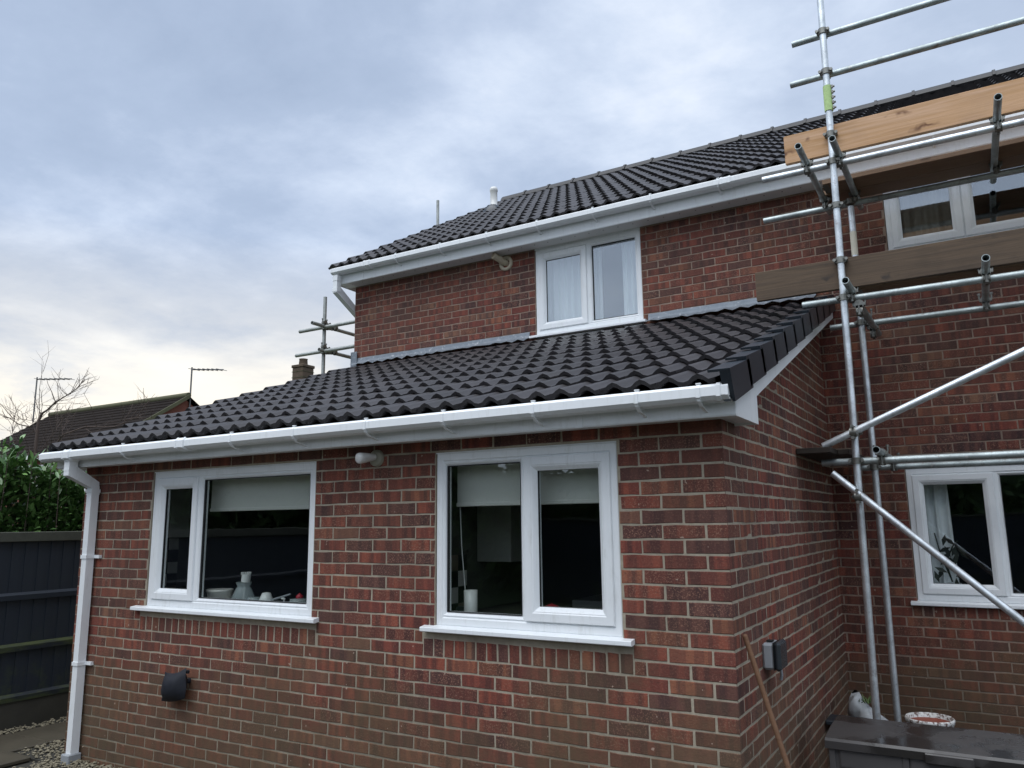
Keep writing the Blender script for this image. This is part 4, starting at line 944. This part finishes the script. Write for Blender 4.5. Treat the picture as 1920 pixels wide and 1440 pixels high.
for _ in range(22):
    c = Vector((rng.choice((-.22, -.33, -.27))+rng.uniform(-.05, .05), 7.25+rng.uniform(-.02, .02), rng.uniform(-.52, -.16))); a = rng.uniform(0, 6.3); d = Vector((cos(a), 0, sin(a)))*.05; s = Vector((-sin(a), .3, cos(a)))*.018
    m.add([c-d, c+s, c+d, c-s], [(0, 1, 2, 3)])
m.obj('foliage', M['plant'], pl)
m = MB(); m.lathe((-3.18, 7.36, 1.96), [(0, 0), (.09, .0), (.10, .06), (.07, .11), (0, .13)], 14); tag(m.obj('white_dome_lamp', M['white_gloss']), 'small white dome at the bottom left of the right upper pane', 'lamp')

# ------------------------------------------------------------------ garden fence, hedge and tree to the left
FX = -7.82
fe = thing('garden_fence', 'dark blue-black close-boarded garden fence with mossy rails at the left', 'fence', (FX, 4.5, -1.8))
y = -1.0
while y < 12.4:
    m = MB(); t = rng.uniform(-.003, .003); m.prism([(FX-.004, y), (FX-.012, y+.125), (FX-.024, y+.125), (FX-.018, y)], 2, -1.53+t, -.055); m.obj('fence_board', M['fence'], fe); y += .120
for z, mt in ((-.615, 'fence'), (-1.075, 'moss'), (-1.52, 'moss')):
    m = MB(); m.prism([(FX+.022, z-.035), (FX+.026, z+.010), (FX+.003, z+.034), (FX-.002, z+.034), (FX-.002, z-.035)], 1, -1.0, 12.4); m.obj('rail', M[mt], fe)
m = MB(); m.bbox((FX-.045, -1.0, -.118), (FX+.034, 12.4, -.026), .006); m.obj('capping', M['capping'], fe)
m = MB(); m.bbox((FX-.035, -1.0, -1.83), (FX+.012, 12.4, -1.556), .004); m.obj('gravel_board', M['gravel_board'], fe)
for yy in (.8, 2.6, 8.0, 9.8): m = MB(); m.bbox((FX-.10, yy, -1.83), (FX-.0355, yy+.09, -.03), .004); m.obj('post', M['fence'], fe)

def leaf_mesh(L, W, bend, mat, nm='leaf'):
    m = MB(); vs = []
    prof = [(0, .0), (.22, .62), (.5, 1.0), (.78, .68), (1, .02)]
    for t, w_ in prof:
        z = -bend*L*t*t; vs += [(t*L, -w_*W/2, z+.10*w_*W), (t*L, 0, z), (t*L, w_*W/2, z+.10*w_*W)]
    fs = []
    for i in range(len(prof)-1):
        for j in range(2): fs.append((i*3+j, (i+1)*3+j, (i+1)*3+j+1, i*3+j+1))
    m.add(vs, fs, 0, True); return m.mesh(nm, mat, False)
LM = [leaf_mesh(.105, .036, .18, M['leaf']), leaf_mesh(.088, .034, .32, M['leaf']), leaf_mesh(.118, .038, .08, M['leaf'])]
hd = thing('laurel_hedge', 'glossy green laurel hedge growing above the dark fence', 'hedge', (-8.45, 5.0, -1.8))
def leaf_mat4(q, p, out, up=.35):
    d = (out+Vector((q.uniform(-.9, .9), q.uniform(-.9, .9), q.uniform(-.5, .9)))+Vector((0, 0, up))).normalized()
    n = Vector((q.uniform(-.6, .6), q.uniform(-.6, .6), 1)).normalized(); s = n.cross(d).normalized(); n = d.cross(s)
    k = q.uniform(.8, 1.25); return Matrix(((d.x*k, s.x*k, n.x*k, p.x), (d.y*k, s.y*k, n.y*k, p.y), (d.z*k, s.z*k, n.z*k, p.z), (0, 0, 0, 1)))
q = random.Random(21); leaves = []
def hedge_top(y): return .58+.10*sin(y*1.9+.6)+.09*sin(y*4.7)+.05*sin(y*11)
shoots = []
for i in range(210):
    y = q.uniform(3.3, 6.4); x = q.uniform(-8.95, -8.0); t = hedge_top(y)-.10*abs(x+8.4); shoots.append((Vector((x, y, t-.42)), Vector((x+q.uniform(-.07, .12), y+q.uniform(-.1, .1), t+q.uniform(-.08, .14)))))
for a, b in shoots:
    for i in range(15):
        t = i/14; p = a.lerp(b, t); an = i*2.4; out = Vector((cos(an), sin(an), .25+.5*t)); leaves.append(leaf_mat4(q, p, out, .2+.3*t))
for i in range(9500):
    y = q.uniform(3.2, 6.6); fz = q.random(); z = -.35+fz*(hedge_top(y)+.25); x = -8.02-abs(q.gauss(0, .16))-.18*max(0, fz-.5); leaves.append(leaf_mat4(q, Vector((x, y, z)), Vector((.9, -.35, .2))))
for i in range(1500):
    y = q.uniform(3.0, 7.2); z = -.3+q.random()*(hedge_top(y)+.05); mm = leaf_mat4(q, Vector((q.uniform(-8.75, -8.4), y, z)), Vector((.6, -.5, .1))); leaves.append(mm @ Matrix.Scale(2.0, 4))
L2 = []
for m in leaves:
    p = m.translation; a = project(p); vis = -15 < a[0] < 175 and a[1] < 1010; L2.append(((-a[2]*.0+p.x*1.0-abs(p.y-4.5)*.08 if vis else -99), m))
L2.sort(key=lambda e: -e[0]); rest = MB()
for i, (sz, m) in enumerate(L2):
    me = LM[i % 3]
    if i < 280: inst('leaf', me, hd, m)
    else: rest.add([m @ v.co for v in me.vertices], [tuple(f.vertices) for f in me.polygons], 0, True, q.random())
rest.obj('foliage', M['leaf'], hd, kind='stuff')
m = MB()
for a, b in shoots: m.tube(a-Vector((0, 0, 1.0)), b, .007, 5, .003)
m.obj('stems', M['bark'], hd, kind='stuff')

# bare tree behind the hedge
bt = thing('bare_tree', 'leafless winter tree with fine dark twigs behind the hedge', 'tree', (-9.9, 5.3, -1.8))
q = random.Random(8); tw = MB(); br_ = []
def limb(pts, r0, r1, name):
    m = MB(); n = len(pts)-1; m.path(pts, [(r0+(r1-r0)*i/n)*.34 for i in range(n+1)], 8); m.obj(name, M['bark'], bt)
def twigs(a, b, n, ln, r=.006, lvl=2):
    for _ in range(n):
        t = q.uniform(.15, 1); p = a.lerp(b, t); d = ((b-a).normalized()*.7+Vector((q.uniform(-1, 1), q.uniform(-1, 1), q.uniform(-.3, 1.1)))).normalized()
        l = ln*q.uniform(.5, 1.2); e = p+d*l; mid = p.lerp(e, .5)+Vector((q.uniform(-1, 1), q.uniform(-1, 1), q.uniform(0, 1)))*l*.07
        tw.tube(p, mid, r, 4, r*.75, caps=False); tw.tube(mid, e, r*.75, 4, r*.35, caps=False)
        if lvl: twigs(p, e, q.randint(1, 3), l*.55, r*.6, lvl-1)
base = Vector((-9.884, 5.267, 0.553)); T1 = Vector((-9.887, 5.262, 0.909)); T2 = Vector((-9.886, 5.263, 1.303)); T3 = Vector((-9.871, 5.291, 1.404))
limb([Vector((base.x, base.y, -1.8)), base, T1, T2, T3], .085, .045, 'trunk')
limb([T3, Vector((-9.668, 5.247, 1.428)), Vector((-9.546, 5.261, 1.511)), Vector((-9.402, 5.314, 1.590)), Vector((-9.263, 5.356, 1.674)), Vector((-9.233, 5.408, 1.783))], .036, .008, 'branch')
limb([T1, Vector((-9.658, 5.265, 0.755)), Vector((-9.444, 5.240, 0.681)), Vector((-9.228, 5.216, 0.559))], .045, .018, 'branch')
limb([Vector((-9.658, 5.265, 0.755)), Vector((-9.458, 5.214, 0.914)), Vector((-9.232, 5.209, 1.089)), Vector((-9.033, 5.352, 1.184)), Vector((-8.703, 5.509, 1.175)), Vector((-8.479, 5.670, 1.302)), Vector((-8.439, 5.729, 1.350))], .032, .008, 'branch')
limb([T2, Vector((-10.194, 5.323, 1.265)), Vector((-10.422, 5.316, 1.308)), Vector((-10.651, 5.308, 1.407)), Vector((-10.777, 5.278, 1.434))], .030, .007, 'branch')
limb([Vector((-9.546, 5.261, 1.511)), Vector((-9.569, 5.219, 1.632)), Vector((-9.680, 5.225, 1.743)), Vector((-9.690, 5.206, 1.814))], .016, .006, 'branch')
limb([Vector((-9.402, 5.314, 1.590)), Vector((-9.437, 5.251, 1.656)), Vector((-9.448, 5.231, 1.733))], .014, .006, 'branch')
limb([Vector((-8.439, 5.729, 1.350)), Vector((-8.460, 5.698, 1.495)), Vector((-8.469, 5.685, 1.642))], .010, .005, 'branch')
for a, b, n, l in ((T2, T3, 8, .7), (T3, Vector((-9.402, 5.314, 1.590)), 16, .45), (Vector((-9.402, 5.314, 1.590)), Vector((-9.253, 5.374, 1.708)), 10, .3), (Vector((-9.658, 5.265, 0.755)), Vector((-9.232, 5.209, 1.089)), 16, .6), (Vector((-9.232, 5.209, 1.089)), Vector((-8.479, 5.670, 1.302)), 18, .5), (T2, Vector((-10.651, 5.308, 1.407)), 18, .5), (base, T2, 16, .7), (Vector((-10.246, 5.222, 0.926)), Vector((-10.376, 5.187, 1.332)), 14, .5), (Vector((-9.623, 5.328, 0.964)), Vector((-9.608, 5.356, 1.423)), 14, .45)): twigs(a, b, max(3, int(n*.6)), l*.9, .0038)
tw.obj('twigs', M['bark'], bt, kind='stuff')

# ------------------------------------------------------------------ neighbouring houses
nh = thing('neighbour_house', 'distant brick house with a mossy dark tiled gable roof beyond the fence', 'house', (-33.5, 21.3, -1.8))
XA, XB, YR, ZR, ZE, YEV = -38.9, -28.5, 21.25, 5.5, 2.95, 17.35
m = MB(); m.box((XA+.2, 17.7, -1.8), (XB-.15, 24.8, ZE)); m.add([(XB-.15, 17.7, ZE), (XB-.15, 24.8, ZE), (XB-.15, YR, ZR-.18)], [(0, 1, 2)]); m.add([(XA+.2, 17.7, ZE), (XA+.2, 24.8, ZE), (XA+.2, YR, ZR-.18)], [(2, 1, 0)]); m.obj('wall', M['far_brick'], nh)
m = MB(); nrow = 14; sl_ = (ZR-ZE)/(YR-YEV)
for i in range(nrow):
    ya = YEV+(YR-YEV)*i/nrow; yb2 = YEV+(YR-YEV)*(i+1)/nrow+.05; za_ = ZE+sl_*(ya-YEV); zb2 = ZE+sl_*(yb2-YEV)-.04
    m.add([(XA, ya, za_), (XB, ya, za_), (XB, yb2, zb2), (XA, yb2, zb2), (XA, ya, za_-.03), (XB, ya, za_-.03)], [(0, 1, 2, 3), (4, 5, 1, 0)])
m.add([(XA, YR, ZR), (XB, YR, ZR), (XB, 2*YR-YEV, ZE), (XA, 2*YR-YEV, ZE)], [(0, 1, 2, 3)]); m.obj('roof', M['far_tile'], nh)
m = MB(); m.tube((XA, YR, ZR), (XB, YR, ZR), .13, 8); m.obj('ridge', M['far_ridge'], nh)
m = MB(); m.prism([(YEV, ZE-.14), (YR, ZR-.14), (YR, ZR+.03), (YEV, ZE+.03)], 0, XB, XB+.06); m.obj('verge', M['far_ridge'], nh)
m = MB(); m.box((XA, YEV-.05, ZE-.18), (XB, YEV+.03, ZE-.02)); m.obj('fascia', M['pvc'], nh)
for x in (-37.6, -35.2, -32.6, -30.2):
    m = MB(); m.box((x-.85, 17.60, 1.35), (x+.85, 17.69, 2.55)); wn = m.obj('window', M['pvc'], nh)
    for k in (-1, 1): m = MB(); m.box((x+k*.42-.34, 17.585, 1.45), (x+k*.42+.34, 17.599, 2.45)); m.obj('pane', M['far_glass'], wn)
def aerial(top, z0, X, Y, boom, label):
    o = thing('tv_aerial', label, 'aerial', (X, Y, z0), 'television aerials')
    m = MB(); m.tube((X, Y, z0), (X, Y, top), .035, 6); m.obj('mast', M['aerial'], o)
    m = MB(); a, b = Vector((X, Y, top-.1)), Vector(boom); m.tube(a, b, .03, 6)
    for i in range(7): c = a.lerp(b, (i+.5)/7); m.tube(c+Vector((-.12, -.2, .03)), c+Vector((.12, .2, -.03)), .014, 4)
    m.obj('boom', M['aerial'], o)
aerial(6.75, 4.4, -28.6, 21.4, (-28.6+.8, 21.4+1.0, 6.72), 'thin mast aerial on the gable end of the distant house')
aerial(7.2, 5.0, -38.6, 20.3, (-38.6+1.2, 21.3, 7.15), 'aerial on the far left end of the distant roof')
h2 = thing('chimney_house', 'hidden neighbouring house whose mossy brick chimney shows above the lean-to roof', 'house', (-19, 21, -1.8))
m = MB(); m.box((-21.9, 18, -1.8), (-15, 24, 2.8)); m.add([(-21.9, 18, 2.8), (-21.9, 24, 2.8), (-21.9, 21, 4.9)], [(2, 1, 0)]); m.obj('wall', M['far_brick'], h2)
m = MB(); m.add([(-22, 17.8, 2.7), (-15, 17.8, 2.7), (-15, 21, 4.95), (-22, 21, 4.95), (-15, 24.2, 2.7), (-22, 24.2, 2.7)], [(0, 1, 2, 3), (3, 2, 4, 5)]); rf = m.obj('roof', M['far_tile'], h2)
m = MB(); m.bbox((-21.76, 20.62, 3.6), (-21.20, 21.18, 5.82), .02); m.bbox((-21.79, 20.59, 5.82), (-21.17, 21.21, 5.93), .02); cst = m.obj('chimney', M['chim'], rf)
for z in [3.9+.22*i for i in range(9)]: m = MB(); m.box((-21.772, 20.608, z), (-21.188, 21.192, z+.018)); m.obj('course', M['far_ridge'], cst)
m = MB(); m.lathe((-21.48, 20.90, 5.93), [(.17, 0), (.15, .22), (.17, .25), (.12, .25)], 12); m.obj('chimney_pot', M['chim'], cst)

# ------------------------------------------------------------------ the garden behind the viewer (mirrored in the glass)
rf_ = thing('rear_fence', 'dark boarded fence across the bottom of the garden', 'fence', (0, -8.5, -1.8))
m = MB(); x = -16.0
while x < 14: m.box((x, -8.5, -1.8), (x+.145, -8.48, .05)); x += .15
m.obj('boards', M['fence'], rf_, kind='stuff')
m = MB(); m.bbox((-16, -8.52, .05), (14, -8.44, .10), .005); m.obj('capping', M['capping'], rf_)
rh = thing('rear_hedge', 'tall dark evergreen hedge behind the bottom fence', 'hedge', (0, -9.6, -1.8))
q = random.Random(4); m = MB()
for _ in range(9000):
    x = q.uniform(-17, 15); top = 1.9+.5*sin(x*.8)+.35*sin(x*2.1+1); z = -1.5+(top+1.5)*q.random()**.8; y = -8.9-abs(q.gauss(0, .4)); c = Vector((x, y, z)); a = Vector((q.uniform(-1, 1), q.uniform(-1, 1), q.uniform(-1, 1))).normalized(); b = a.orthogonal().normalized(); k3 = q.uniform(.10, .22)
    m.add([c-a*k3, c+b*k3*.5, c+a*k3, c-b*k3*.5], [(0, 1, 2, 3)], 0, False, q.random())
for _ in range(9000):
    y = q.uniform(-9.5, 2.4); top = 1.5+.35*sin(y*1.1)+.2*sin(y*2.7+1); z = -1.5+(top+1.5)*q.random()**.8; x = -9.2-abs(q.gauss(0, .4)); c = Vector((x, y, z)); a = Vector((q.uniform(-1, 1), q.uniform(-1, 1), q.uniform(-1, 1))).normalized(); b = a.orthogonal().normalized(); k3 = q.uniform(.10, .22)
    m.add([c-a*k3, c+b*k3*.5, c+a*k3, c-b*k3*.5], [(0, 1, 2, 3)], 0, False, q.random())
m = m; m2_ = MB(); m2_.box((-10.6, -9.29, -1.8), (-9.5, 2.2, .9)); m2_.obj('core', M['hedge2'], rh)
m_ = m; m = MB(); m.box((-17, -10.4, -1.8), (15, -9.3, 1.2)); m.obj('core', M['hedge2'], rh)
m_.obj('foliage', M['hedge2'], rh, kind='stuff')
